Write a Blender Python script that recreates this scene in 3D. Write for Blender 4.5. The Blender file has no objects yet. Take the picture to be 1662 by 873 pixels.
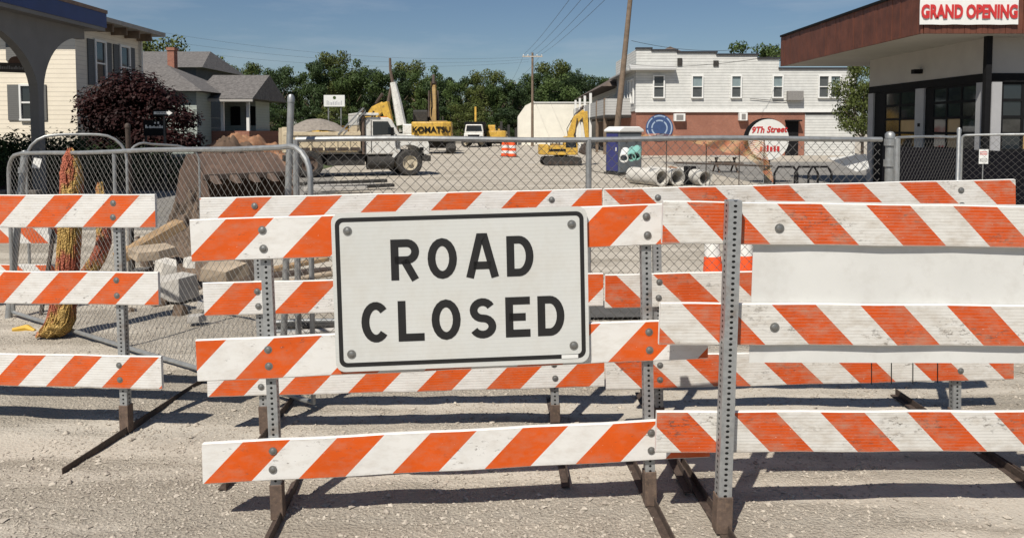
import bpy, bmesh, math, random
import numpy as np
from mathutils import Vector, Matrix
random.seed(7); RNG = np.random.default_rng(11)
SC = bpy.context.scene; COL = SC.collection
# ------------------------------------------------------------------ camera
F, HC, Y0, PITCH = 900.0, 1.885, 152.0, math.radians(3.0)     # focal length in pixels of a 1200 x 630 picture, eye height, horizon row
YC = Y0 + F * math.tan(PITCH)
cam = bpy.data.cameras.new('camera'); CAM = bpy.data.objects.new('camera', cam); COL.objects.link(CAM); SC.camera = CAM
CAM.location = (0, 0, HC); CAM.rotation_euler = (math.radians(90) - PITCH, 0, 0)
cam.sensor_width = 36; cam.lens = 36 * F / 1200; cam.shift_y = -(315 - YC) / 1200
cam.clip_start = 0.05; cam.clip_end = 3000
# ------------------------------------------------------------------ sky and sun
SUN = Vector((-0.35, -0.70, 1.0)).normalized()
EL = math.asin(SUN.z); AZ = math.atan2(SUN.x, SUN.y)
W = bpy.data.worlds.new('World'); SC.world = W; W.use_nodes = True
wn = W.node_tree.nodes; wl = W.node_tree.links
sky = wn.new('ShaderNodeTexSky'); sky.sky_type = 'NISHITA'; sky.sun_disc = False
sky.sun_elevation = EL; sky.sun_rotation = AZ; sky.air_density = 1.0; sky.dust_density = 0.35; sky.ozone_density = 4.6; sky.altitude = 100
tc = wn.new('ShaderNodeTexCoord'); mp = wn.new('ShaderNodeMapping'); mp.inputs['Scale'].default_value = (1.6, 1.6, 9)
nz = wn.new('ShaderNodeTexNoise'); nz.inputs['Scale'].default_value = 1.7; nz.inputs['Detail'].default_value = 6; nz.inputs['Roughness'].default_value = .6
cr = wn.new('ShaderNodeValToRGB'); cr.color_ramp.elements[0].position = .50; cr.color_ramp.elements[1].position = .80
cr.color_ramp.elements[0].color = (0, 0, 0, 1); cr.color_ramp.elements[1].color = (.35, .35, .35, 1)
mx = wn.new('ShaderNodeMix'); mx.data_type = 'RGBA'; mx.inputs['B'].default_value = (9, 9.5, 10.2, 1)
wl.new(tc.outputs['Generated'], mp.inputs[0]); wl.new(mp.outputs[0], nz.inputs['Vector']); wl.new(nz.outputs['Fac'], cr.inputs[0])
wl.new(cr.outputs[0], mx.inputs['Factor']); wl.new(sky.outputs[0], mx.inputs['A']); wl.new(mx.outputs['Result'], wn['Background'].inputs[0])
wn['Background'].inputs[1].default_value = 0.056
sl = bpy.data.lights.new('sun', 'SUN'); sl.energy = 5.0; sl.angle = math.radians(.53); sl.color = (1, .94, .84)
so = bpy.data.objects.new('sun', sl); COL.objects.link(so); so.rotation_euler = SUN.to_track_quat('Z', 'Y').to_euler()
SC.view_settings.view_transform = 'Standard'; SC.view_settings.look = 'None'; SC.view_settings.exposure = 0.2; SC.view_settings.gamma = 1
SC.view_settings.use_curve_mapping = False
# ------------------------------------------------------------------ pixels to places
K = 630 / 443.0
def ray(x, y):
    u = (x - 600) / F; v = -(y * K - YC) / F
    c, s = math.cos(PITCH), math.sin(PITCH)
    return Vector((u, c + v * s, -s + v * c))
def at(x, y, d):                         # the point seen at (x, y) standing d metres away
    r = ray(x, y); return Vector((0, 0, HC)) + r * (d / r.y)
def gp(x, y, z=0):                       # the point of the ground seen at (x, y)
    r = ray(x, y); return Vector((0, 0, HC)) + r * ((z - HC) / r.z)
def zat(x, y, d): return at(x, y, d).z
def xat(x, d): return at(x, 107, d).x
# ------------------------------------------------------------------ materials
def srgb(r, g, b):
    f = lambda c: (c / 255 / 12.92) if c <= 10 else ((c / 255 + .055) / 1.055) ** 2.4
    return (f(r), f(g), f(b))
class N:
    def __init__(s, name):
        s.m = bpy.data.materials.new(name); s.m.use_nodes = True; s.t = s.m.node_tree; s.b = s.t.nodes['Principled BSDF']
    def n(s, typ, **kw):
        o = s.t.nodes.new('ShaderNode' + typ)
        for k, v in kw.items():
            if hasattr(o, k) and k not in o.inputs: setattr(o, k, v)
            else: o.inputs[k].default_value = v
        return o
    def l(s, a, b): s.t.links.new(a, b)
    def math(s, op, a, b=None, c=None):
        o = s.t.nodes.new('ShaderNodeMath'); o.operation = op
        for i, v in enumerate((a, b, c)):
            if v is None: continue
            if isinstance(v, (int, float)): o.inputs[i].default_value = v
            else: s.l(v, o.inputs[i])
        return o.outputs[0]
    def mix(s, fac, a, b, blend='MIX'):
        o = s.t.nodes.new('ShaderNodeMix'); o.data_type = 'RGBA'; o.blend_type = blend
        for k, v in (('Factor', fac), ('A', a), ('B', b)):
            if isinstance(v, (int, float)): o.inputs[k].default_value = v
            elif isinstance(v, tuple): o.inputs[k].default_value = (*v[:3], 1)
            else: s.l(v, o.inputs[k])
        return o.outputs['Result']
    def ramp(s, fac, p0, p1):
        o = s.t.nodes.new('ShaderNodeMapRange'); o.inputs['From Min'].default_value = p0; o.inputs['From Max'].default_value = p1
        s.l(fac, o.inputs['Value']); return o.outputs[0]
    def noise(s, scale, detail=4, rough=.55, coord='Object', vec=None):
        o = s.n('TexNoise', Scale=scale, Detail=detail, Roughness=rough)
        if vec is None:
            vec = s.n('TexCoord').outputs[coord]
        s.l(vec, o.inputs['Vector']); return o.outputs['Fac']
    def bump(s, h, strength=.3, dist=.01):
        o = s.n('Bump', Strength=strength, Distance=dist); s.l(h, o.inputs['Height']); s.l(o.outputs[0], s.b.inputs['Normal'])
    def col(s, v):
        if isinstance(v, tuple): s.b.inputs['Base Color'].default_value = (*v[:3], 1)
        else: s.l(v, s.b.inputs['Base Color'])
    def set(s, **kw):
        for k, v in kw.items(): s.b.inputs[k.replace('_', ' ')].default_value = v
        return s
MATS = {}
def mat(name, c, rough=.7, var=.22, scale=6, metal=0, bump=.12, dirt=None, dirt_amt=.35, bscale=40, bdist=.004):
    if name in MATS: return MATS[name]
    k = N(name); k.set(Roughness=rough, Metallic=metal)
    n1 = k.noise(scale, 6, .6)
    lo = tuple(v * (1 - var) for v in c); hi = tuple(min(1, v * (1 + var * .7)) for v in c)
    cc = k.mix(k.ramp(n1, .3, .7), lo, hi)
    if dirt:
        n2 = k.noise(scale * 2.7, 8, .7)
        cc = k.mix(k.math('MULTIPLY', k.ramp(n2, .5, .68), dirt_amt), cc, dirt)
    k.col(cc)
    if bump: k.bump(k.noise(bscale, 5, .6), bump, bdist)
    MATS[name] = k.m; return k.m
def glass(name, c=(.02, .025, .03)):
    if name in MATS: return MATS[name]
    k = N(name); k.set(Roughness=.04, IOR=1.5); k.col(c); k.b.inputs['Specular IOR Level'].default_value = .8
    MATS[name] = k.m; return k.m
def sheeting(name, orange, white, ribs, wear, seed):
    """retroreflective barricade sheeting: U counts stripes, V is metres across the board"""
    k = N(name); k.set(Roughness=.38)
    uv = k.n('TexCoord').outputs['UV']; sp = k.n('SeparateXYZ'); k.l(uv, sp.inputs[0])
    fr = k.math('FRACT', sp.outputs['X']); st = k.math('LESS_THAN', fr, .5)
    n1 = k.noise(3.1 + seed, 5, .6)
    o = k.mix(k.ramp(n1, .3, .7), tuple(v * .88 for v in orange), tuple(min(1, v * 1.08) for v in orange))
    w = k.mix(k.ramp(n1, .3, .7), tuple(v * .93 for v in white), white)
    c = k.mix(st, w, o)
    if ribs:
        t = k.math('FRACT', k.math('MULTIPLY', sp.outputs['Y'], 1 / .0155))
        line = k.math('LESS_THAN', k.math('ABSOLUTE', k.math('SUBTRACT', t, .5)), .09)
        c = k.mix(k.math('MULTIPLY', line, .25), c, (.25, .22, .19))
        k.bump(line, .5, -.0015)
    else:
        vo = k.n('TexVoronoi', Scale=260.0); k.l(k.n('TexCoord').outputs['Object'], vo.inputs['Vector']); k.bump(vo.outputs['Distance'], .08, .002)
    tco = k.n('TexCoord').outputs['Object']
    mpp = k.n('Mapping'); mpp.inputs['Scale'].default_value = (1, 1, 2.4); mpp.inputs['Location'].default_value = (seed, seed * 2, 0); k.l(tco, mpp.inputs[0])
    d1 = k.noise(26, 8, .75, vec=mpp.outputs[0]); d2 = k.noise(3.0, 3, .5, vec=mpp.outputs[0])
    spots = k.math('MULTIPLY', k.ramp(d1, .63 - .04 * wear, .68 - .04 * wear), k.ramp(d2, .48, .62))
    c = k.mix(k.math('MULTIPLY', spots, .75), c, (.07, .055, .045))
    film = k.ramp(k.noise(9, 7, .7, vec=mpp.outputs[0]), .45, .8)
    c = k.mix(k.math('MULTIPLY', film, .34 * wear), c, (.34, .28, .21))
    m2 = k.n('Mapping'); m2.inputs['Scale'].default_value = (1.3, 1, 34); m2.inputs['Location'].default_value = (seed * 3, 0, seed); m2.inputs['Rotation'].default_value = (0, .06, 0); k.l(tco, m2.inputs[0])
    scr = k.math('MULTIPLY', k.ramp(k.noise(5, 6, .7, vec=m2.outputs[0]), .60, .68), k.ramp(k.noise(2.1, 3, .5, vec=mpp.outputs[0]), .45, .6))
    c = k.mix(k.math('MULTIPLY', scr, .30 * wear), c, (.12, .10, .085))
    chip = k.ramp(k.noise(60, 3, .6, vec=mpp.outputs[0]), .735 - .02 * wear, .75 - .02 * wear); c = k.mix(k.math('MULTIPLY', chip, .8), c, (.62, .58, .52))
    edge = k.math('MAXIMUM', k.ramp(sp.outputs['Y'], .022, 0), k.ramp(sp.outputs['Y'], .182, .203)); c = k.mix(k.math('MULTIPLY', k.math('MULTIPLY', edge, k.ramp(k.noise(14, 5, .7, vec=mpp.outputs[0]), .4, .65)), .35), c, (.25, .20, .15))
    k.col(c); MATS[name] = k.m; return k.m
def boards(name, c, step, axis='Z', dark=.45, rough=.6, var=.1):
    """painted clapboard: a shadow line and a bump at each board"""
    if name in MATS: return MATS[name]
    k = N(name); k.set(Roughness=rough)
    sp = k.n('SeparateXYZ'); k.l(k.n('TexCoord').outputs['Object'], sp.inputs[0])
    f = k.math('FRACT', k.math('MULTIPLY', sp.outputs[axis], 1 / step))
    n = k.ramp(k.noise(2.2, 6, .65), .3, .7)
    cc = k.mix(n, tuple(v * (1 - var) for v in c), c)
    cc = k.mix(k.math('MULTIPLY', k.math('LESS_THAN', f, .14), dark), cc, tuple(v * .25 for v in c))
    k.col(cc); k.bump(f, .6, -.02); MATS[name] = k.m; return k.m
def bricks(name, c1, c2, mort, sx=4.6):
    if name in MATS: return MATS[name]
    k = N(name); k.set(Roughness=.85)
    mpp = k.n('Mapping'); mpp.inputs['Rotation'].default_value = (math.pi / 2, 0, 0); k.l(k.n('TexCoord').outputs['Object'], mpp.inputs[0])
    br = k.n('TexBrick', Scale=sx); br.inputs['Color1'].default_value = (*c1, 1); br.inputs['Color2'].default_value = (*c2, 1); br.inputs['Mortar'].default_value = (*mort, 1)
    br.inputs['Mortar Size'].default_value = .012; k.l(mpp.outputs[0], br.inputs['Vector'])
    k.col(k.mix(k.math('MULTIPLY', k.ramp(k.noise(.9, 5), .4, .7), .4), br.outputs['Color'], tuple(v * .55 for v in c1)))
    MATS[name] = k.m; return k.m
def foliage(name, c, c2):
    if name in MATS: return MATS[name]
    k = N(name); k.set(Roughness=.6)
    n = k.ramp(k.noise(.55, 4, .7), .35, .65); n2 = k.ramp(k.noise(5, 3), .3, .7)
    oi = k.n('ObjectInfo')
    cc = k.mix(n, c, c2); cc = k.mix(k.math('MULTIPLY', n2, .5), cc, tuple(v * .55 for v in c))
    cc = k.mix(k.math('MULTIPLY', oi.outputs['Random'], .35), cc, tuple(v * 1.5 for v in c2))
    k.col(cc); k.b.inputs['Specular IOR Level'].default_value = .2
    MATS[name] = k.m; return k.m
def perforated():
    if 'perforated_steel' in MATS: return MATS['perforated_steel']
    k = N('perforated_steel'); k.set(Roughness=.5, Metallic=.55)
    sp = k.n('SeparateXYZ'); k.l(k.n('TexCoord').outputs['UV'], sp.inputs[0])
    v = k.math('SUBTRACT', k.math('FRACT', k.math('MULTIPLY', sp.outputs['Y'], 1 / .0254)), .5)
    u = k.math('MULTIPLY', k.math('SUBTRACT', sp.outputs['X'], .5), 1.75)
    r = k.math('SQRT', k.math('ADD', k.math('MULTIPLY', u, u), k.math('MULTIPLY', v, v)))
    hole = k.math('LESS_THAN', r, .24)
    c = k.mix(k.ramp(k.noise(30, 6, .7), .3, .7), (.27, .28, .285), (.42, .43, .43))
    c = k.mix(k.math('MULTIPLY', k.ramp(k.noise(7, 6, .7), .56, .7), .5), c, (.2, .13, .08))
    k.col(k.mix(hole, c, (.008, .008, .008))); MATS['perforated_steel'] = k.m; return k.m
def netting(name, c, c2):
    k = N(name); k.set(Roughness=.6)
    k.col(k.mix(k.ramp(k.noise(3.5, 4, .6), .4, .6), c, c2))
    tp = k.n('BsdfTransparent'); ms = k.n('MixShader'); out = k.t.nodes['Material Output']
    w = k.n('TexCoord').outputs['UV']; sp = k.n('SeparateXYZ'); k.l(w, sp.inputs[0])
    a = k.math('GREATER_THAN', k.math('FRACT', k.math('MULTIPLY', sp.outputs['X'], 14)), .36)
    b = k.math('GREATER_THAN', k.math('FRACT', k.math('MULTIPLY', sp.outputs['Y'], 14)), .36)
    k.l(k.math('MULTIPLY', a, b), ms.inputs[0]); k.l(k.b.outputs[0], ms.inputs[1]); k.l(tp.outputs[0], ms.inputs[2]); k.l(ms.outputs[0], out.inputs[0])
    MATS[name] = k.m; return k.m
M = dict(
 white=mat('white_plastic', (.70, .69, .66), .45, .06, 9, dirt=(.3, .25, .2), dirt_amt=.2),
 galv=mat('galvanized_pipe', (.36, .37, .37), .45, .2, 14, metal=.6, dirt=(.2, .15, .1), dirt_amt=.3),
 wire=mat('galvanized_wire', (.10, .095, .09), .6, .1, 30, metal=.2, bump=0),
 rust=mat('rusty_steel', (.105, .072, .055), .8, .4, 18, dirt=(.22, .15, .1), dirt_amt=.6, bump=.4),
 rustd=mat('dark_rusty_steel', (.055, .038, .03), .75, .4, 22, dirt=(.15, .11, .08), dirt_amt=.5, bump=.4),
 bolt=mat('zinc_bolt', (.24, .24, .23), .45, .2, 60, metal=.7),
 black=mat('black_paint', (.010, .010, .011), .75, .2, 8),
 dark=mat('dark_rubber', (.025, .024, .023), .85, .3, 9, dirt=(.16, .13, .1), dirt_amt=.45),
 alum=mat('aluminium_sheet', (.60, .60, .58), .55, .07, 2.5, metal=.0, dirt=(.44, .42, .39), dirt_amt=.35, bump=.03, bscale=3, bdist=.02),
 mud=mat('muddy_yellow_paint', (.30, .19, .06), .7, .35, 2.5, dirt=(.12, .08, .05), dirt_amt=.7),
 yellow=mat('yellow_machine_paint', (.60, .37, .06), .5, .25, 3, dirt=(.16, .10, .06), dirt_amt=.75),
 tan=mat('dirty_cream_paint', (.62, .52, .36), .6, .2, 3, dirt=(.2, .13, .08), dirt_amt=.45),
 cream=mat('white_truck_paint', (.70, .69, .65), .4, .1, 3, dirt=(.30, .23, .16), dirt_amt=.65),
 conc=mat('concrete', (.42, .40, .37), .9, .2, 3, dirt=(.2, .17, .14), dirt_amt=.35, bump=.4, bscale=25),
 wood=mat('weathered_pole_wood', (.17, .125, .09), .9, .3, 4, bump=.4),
 lumber=mat('old_lumber', (.33, .22, .12), .85, .35, 5, bump=.4),
 red=mat('red_paint', (.5, .03, .03), .5, .1, 9, bump=0),
 glass=glass('window_glass'),
 signwhite=mat('white_sign_face', (.70, .70, .68), .5, .04, 4, bump=.02),
)
M['black'].node_tree.nodes['Principled BSDF'].inputs['Specular IOR Level'].default_value = .12
# ------------------------------------------------------------------ mesh builder
class MB:
    def __init__(s): s.v = []; s.f = []; s.mi = []; s.uv = {}
    def add(s, vs, fs, mi=0):
        o = len(s.v); s.v += [tuple(v) for v in vs]
        for f in fs: s.f.append(tuple(i + o for i in f)); s.mi.append(mi)
        return o
    def box(s, x0, x1, y0, y1, z0, z1, mi=0, T=None):
        vs = [Vector((x, y, z)) for z in (z0, z1) for y in (y0, y1) for x in (x0, x1)]
        if T is not None: vs = [T @ v for v in vs]
        s.add(vs, [(0, 2, 3, 1), (4, 5, 7, 6), (0, 1, 5, 4), (2, 6, 7, 3), (0, 4, 6, 2), (1, 3, 7, 5)], mi); return s
    def bar(s, a, b, w, h, mi=0, up=(0, 0, 1)):
        a, b = Vector(a), Vector(b); d = (b - a); L = d.length; d.normalize(); u = Vector(up)
        sd = d.cross(u)
        if sd.length < 1e-4: sd = d.cross(Vector((0, 1, 0)))
        sd.normalize(); u = sd.cross(d)
        T = Matrix((( *[0]*0, d.x, sd.x, u.x, a.x), (d.y, sd.y, u.y, a.y), (d.z, sd.z, u.z, a.z), (0, 0, 0, 1)))
        return s.box(0, L, -w / 2, w / 2, -h / 2, h / 2, mi, T)
    def tube(s, pts, r, n=8, mi=0, cap=True):
        pts = [Vector(p) for p in pts]; m = len(pts); rs = r if isinstance(r, (list, tuple)) else [r] * m
        vs = []; ref = None
        for i, p in enumerate(pts):
            d = (pts[min(i + 1, m - 1)] - pts[max(i - 1, 0)]).normalized()
            if ref is None: ref = d.orthogonal().normalized()
            ref = (ref - d * ref.dot(d)); ref = ref.normalized() if ref.length > 1e-6 else d.orthogonal().normalized()
            bb = d.cross(ref)
            for k in range(n):
                t = 2 * math.pi * k / n; vs.append(p + (ref * math.cos(t) + bb * math.sin(t)) * rs[i])
        fs = [(i * n + k, i * n + (k + 1) % n, (i + 1) * n + (k + 1) % n, (i + 1) * n + k) for i in range(m - 1) for k in range(n)]
        if cap: fs += [tuple(range(n - 1, -1, -1)), tuple((m - 1) * n + k for k in range(n))]
        s.add(vs, fs, mi); return s
    def prism(s, poly, a, b, T=None, mi=0):
        """polygon in x,z pushed from y=a to y=b"""
        n = len(poly); vs = [Vector((p[0], y, p[1])) for y in (a, b) for p in poly]
        if T is not None: vs = [T @ v for v in vs]
        fs = [tuple(range(n)), tuple(range(2 * n - 1, n - 1, -1))] + [(i, n + i, n + (i + 1) % n, (i + 1) % n) for i in range(n)]
        s.add(vs, fs, mi); return s
    def lathe(s, prof, n=20, T=None, mi=0, cap=True):
        vs = [Vector((r * math.cos(2 * math.pi * k / n), r * math.sin(2 * math.pi * k / n), z)) for r, z in prof for k in range(n)]
        if T is not None: vs = [T @ v for v in vs]
        m = len(prof)
        fs = [(i * n + k, i * n + (k + 1) % n, (i + 1) * n + (k + 1) % n, (i + 1) * n + k) for i in range(m - 1) for k in range(n)]
        if cap: fs += [tuple(range(n - 1, -1, -1)), tuple((m - 1) * n + k for k in range(n))]
        s.add(vs, fs, mi); return s
    def build(s, name, mats, parent=None, org=None, bev=0, smooth=False, kind=None):
        me = bpy.data.meshes.new(name); v = s.v
        if org is not None: v = [(a - org[0], b - org[1], c - org[2]) for a, b, c in v]
        me.from_pydata(v, [], s.f)
        for m in (mats if isinstance(mats, (list, tuple)) else [mats]): me.materials.append(m)
        me.polygons.foreach_set('material_index', s.mi)
        if smooth: me.polygons.foreach_set('use_smooth', [True] * len(s.f)); me.set_sharp_from_angle(angle=math.radians(40))
        me.update()
        o = bpy.data.objects.new(name, me); COL.objects.link(o)
        if parent is not None: o.parent = parent
        if bev:
            b = o.modifiers.new('bevel', 'BEVEL'); b.width = bev; b.segments = 2; b.limit_method = 'ANGLE'
        if kind: o['kind'] = kind
        return o
def tag(o, label, cat, group=None):
    o['label'] = label; o['category'] = cat
    if group: o['group'] = group
    return o
def thing(name, label, cat, loc=(0, 0, 0), rz=0, group=None):
    o = bpy.data.objects.new(name, None); o.empty_display_size = .2; COL.objects.link(o)
    o.location = loc; o.rotation_euler = (0, 0, rz); return tag(o, label, cat, group)
def copy_tree(o, parent=None):
    c = o.copy(); COL.objects.link(c)
    if parent is not None: c.parent = parent
    for ch in list(o.children): copy_tree(ch, c)
    return c
def text(s, size, name, m, parent, T, ext=.004, off=0, shear=0, xs=1, bold=0, spacing=1.0):
    cu = bpy.data.curves.new('t', 'FONT'); cu.body = s; cu.size = size; cu.extrude = ext; cu.offset = bold; cu.shear = shear
    cu.align_x = 'CENTER'; cu.align_y = 'CENTER'; cu.space_character = spacing; cu.resolution_u = 3
    ob = bpy.data.objects.new('t', cu); COL.objects.link(ob); bpy.context.view_layer.update()
    me = bpy.data.meshes.new_from_object(ob.evaluated_get(bpy.context.evaluated_depsgraph_get())); bpy.data.objects.remove(ob); bpy.data.curves.remove(cu)
    me.transform(Matrix.Diagonal((xs, 1, 1, 1))); me.transform(T); me.materials.clear(); me.materials.append(m); me.name = name
    o = bpy.data.objects.new(name, me); COL.objects.link(o); o.parent = parent; return o
FACE = Matrix.Rotation(math.pi / 2, 4, 'X')          # lettering that faces -Y
def struct(o): o['kind'] = 'structure'; return o
# ================================================================== GROUND
def dirt_mat():
    k = N('dry_gravelly_dirt'); k.set(Roughness=.95); k.b.inputs['Specular IOR Level'].default_value = .15
    n1 = k.noise(.35, 6, .6); n2 = k.noise(3.2, 8, .7); n3 = k.noise(48, 6, .75)
    c = k.mix(k.ramp(n1, .35, .65), (.385, .345, .285), (.475, .43, .365))
    c = k.mix(k.math('MULTIPLY', k.ramp(n2, .4, .7), .5), c, (.30, .26, .205))
    c = k.mix(k.math('MULTIPLY', k.ramp(n3, .55, .72), .45), c, (.16, .135, .11))
    c = k.mix(k.math('MULTIPLY', k.ramp(n3, .42, .3), .4), c, (.52, .46, .38))
    vo = k.n('TexVoronoi', Scale=55.0); k.l(k.n('TexCoord').outputs['Object'], vo.inputs['Vector'])
    h = k.math('ADD', k.math('MULTIPLY', n2, 1.0), k.math('ADD', k.math('MULTIPLY', n3, .6), k.math('MULTIPLY', vo.outputs['Distance'], .35)))
    mpp = k.n('Mapping'); mpp.inputs['Scale'].default_value = (.16, 1.0, 1); k.l(k.n('TexCoord').outputs['Object'], mpp.inputs[0])
    tr = k.ramp(k.noise(1.5, 5, .6, vec=mpp.outputs[0]), .46, .58)
    c = k.mix(k.math('MULTIPLY', tr, .55), c, (.50, .46, .40)); c = k.mix(k.math('MULTIPLY', k.ramp(k.noise(.8, 6, .7), .55, .7), .45), c, (.29, .25, .205))
    bm = k.n('Bump', Distance=.035); k.l(h, bm.inputs['Height']); k.l(k.math('SUBTRACT', 1.0, k.math('MULTIPLY', tr, .55)), bm.inputs['Strength']); k.l(bm.outputs[0], k.b.inputs['Normal'])
    k.col(c); return k.m
MDIRT = dirt_mat()
def vnoise(x, y, s, seed):
    r = np.random.default_rng(seed); T = r.random((64, 64)); x = x / s; y = y / s
    xi = np.floor(x).astype(int); yi = np.floor(y).astype(int); fx = x - xi; fy = y - yi
    fx = fx * fx * (3 - 2 * fx); fy = fy * fy * (3 - 2 * fy); g = lambda a, b: T[a % 64, b % 64]
    return (g(xi, yi) * (1 - fx) + g(xi + 1, yi) * fx) * (1 - fy) + (g(xi, yi + 1) * (1 - fx) + g(xi + 1, yi + 1) * fx) * fy - .5
def hgt(x, y):
    x = np.asarray(x, float); y = np.asarray(y, float)
    f = np.clip((14 - y) / 3, 0, 1) * np.clip((8 - np.abs(x)) / 1.5, 0, 1) * np.clip((y - 1.6) / .5, 0, 1)
    return f * (.030 * vnoise(x, y, .9, 1) + .005 * vnoise(x * .22, y, .33, 8) + .018 * vnoise(x, y, .3, 2) + .012 * vnoise(x, y, .11, 3))
xs = np.concatenate([[-900, -300, -100, -40, -15, -9], np.arange(-8, 8.01, .055), [9, 15, 40, 100, 300, 900]])
ys = np.concatenate([[-60, -10, 0, 1], np.arange(1.6, 14.01, .055), [16, 20, 40, 80, 160, 400, 1500]])
GX, GY = np.meshgrid(xs, ys); GZ = hgt(GX, GY); nx, ny = len(xs), len(ys)
me = bpy.data.meshes.new('ground'); a = np.arange(nx * ny).reshape(ny, nx)
me.from_pydata(np.stack([GX, GY, GZ], -1).reshape(-1, 3).tolist(), [], np.stack([a[:-1, :-1], a[:-1, 1:], a[1:, 1:], a[1:, :-1]], -1).reshape(-1, 4).tolist())
me.polygons.foreach_set('use_smooth', [True] * len(me.polygons)); me.materials.append(MDIRT)
struct(bpy.data.objects.new('ground', me)); COL.objects.link(bpy.data.objects['ground'])
def sheet(name, pts, m, z=.006):
    b = MB(); b.add([(x, y, z) for x, y in pts], [tuple(range(len(pts)))]); return struct(b.build(name, m))
MASPH = mat('worn_asphalt', (.20, .19, .175), .9, .25, .6, dirt=(.3, .26, .2), dirt_amt=.4, bump=.5, bscale=60)
MGRASS = mat('dry_grass_verge', (.06, .085, .03), .9, .4, 1.5, bump=.6, bscale=30, dirt=(.2, .16, .08), dirt_amt=.5)
sheet('side_road', [(-60, 14.4), (-4.6, 14.4), (-5.4, 24), (-8.6, 36), (-60, 36)], MASPH)
sheet('grass_verge', [(-60, 36.3), (-9, 36.3), (-11, 70), (-60, 70)], MGRASS)
sheet('dark_strip', [(.2, 7.42), (2.3, 7.5), (2.3, 8.15), (.2, 8.2)], mat('dark_grey_ground', (.075, .072, .068), .9, .3, 4, bump=.5, bscale=70), .05)  # dark grey strip laid over the dirt beyond the fence
sheet('restaurant_lot', [(8.6, 15.5), (60, 15.5), (60, 45), (8.6, 45)], MASPH)
# gravel: loose stones nobody could count, one mesh
def stones(n, xr, yr, smin, smax, name, m, seed):
    r = np.random.default_rng(seed)
    base = np.array([(1, 0, 0), (-1, 0, 0), (0, 1, 0), (0, -1, 0), (0, 0, 1), (0, 0, -1)], float)
    fs = np.array([(0, 2, 4), (2, 1, 4), (1, 3, 4), (3, 0, 4), (2, 0, 5), (1, 2, 5), (3, 1, 5), (0, 3, 5)])
    y = yr[0] + (yr[1] - yr[0]) * r.random(n) ** 1.5; x = r.uniform(*xr, n) * (y / yr[1] * .9 + .1)
    keep = vnoise(x, y, .8, seed + 5) + vnoise(x, y, .25, seed + 6) * .6 + r.random(n) * .5 > .1; x = x[keep]; y = y[keep]; n = len(x)
    s = smin * (smax / smin) ** (r.random(n) ** 1.9)
    V = base[None] * s[:, None, None] * r.uniform(.55, 1.25, (n, 6, 1)) * np.array([1, 1, .55]) + r.normal(0, .12, (n, 6, 3)) * s[:, None, None]
    a = r.random(n) * 6.28; c, si = np.cos(a), np.sin(a)
    X = V[..., 0] * c[:, None] - V[..., 1] * si[:, None]; Y = V[..., 0] * si[:, None] + V[..., 1] * c[:, None]
    P = np.stack([X + x[:, None], Y + y[:, None], V[..., 2] + (hgt(x, y) + s * .18)[:, None]], -1).reshape(-1, 3)
    Fc = (fs[None] + 6 * np.arange(n)[:, None, None]).reshape(-1, 3)
    me = bpy.data.meshes.new(name); me.from_pydata(P.tolist(), [], Fc.tolist()); me.materials.append(m)
    o = bpy.data.objects.new(name, me); COL.objects.link(o); o['kind'] = 'stuff'
    return tag(o, 'loose crushed stone gravel scattered over the dirt road', 'gravel')
def stone_mat():
    k = N('crushed_limestone'); k.set(Roughness=.9)
    n = k.noise(23, 2, .5); c = k.mix(k.ramp(n, .3, .7), (.24, .205, .17), (.50, .45, .38)); k.col(c); k.bump(k.noise(150, 4), .4, .003); return k.m
stones(130000, (-6.5, 6.5), (2.6, 9.5), .0025, .0125, 'gravel', stone_mat(), 4)
stones(3000, (-6.5, 6.5), (2.6, 9.5), .012, .026, 'crushed_stone', MATS.get('crushed_limestone') or stone_mat(), 9)['label'] = 'larger pale stones lying among the fine gravel'
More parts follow.
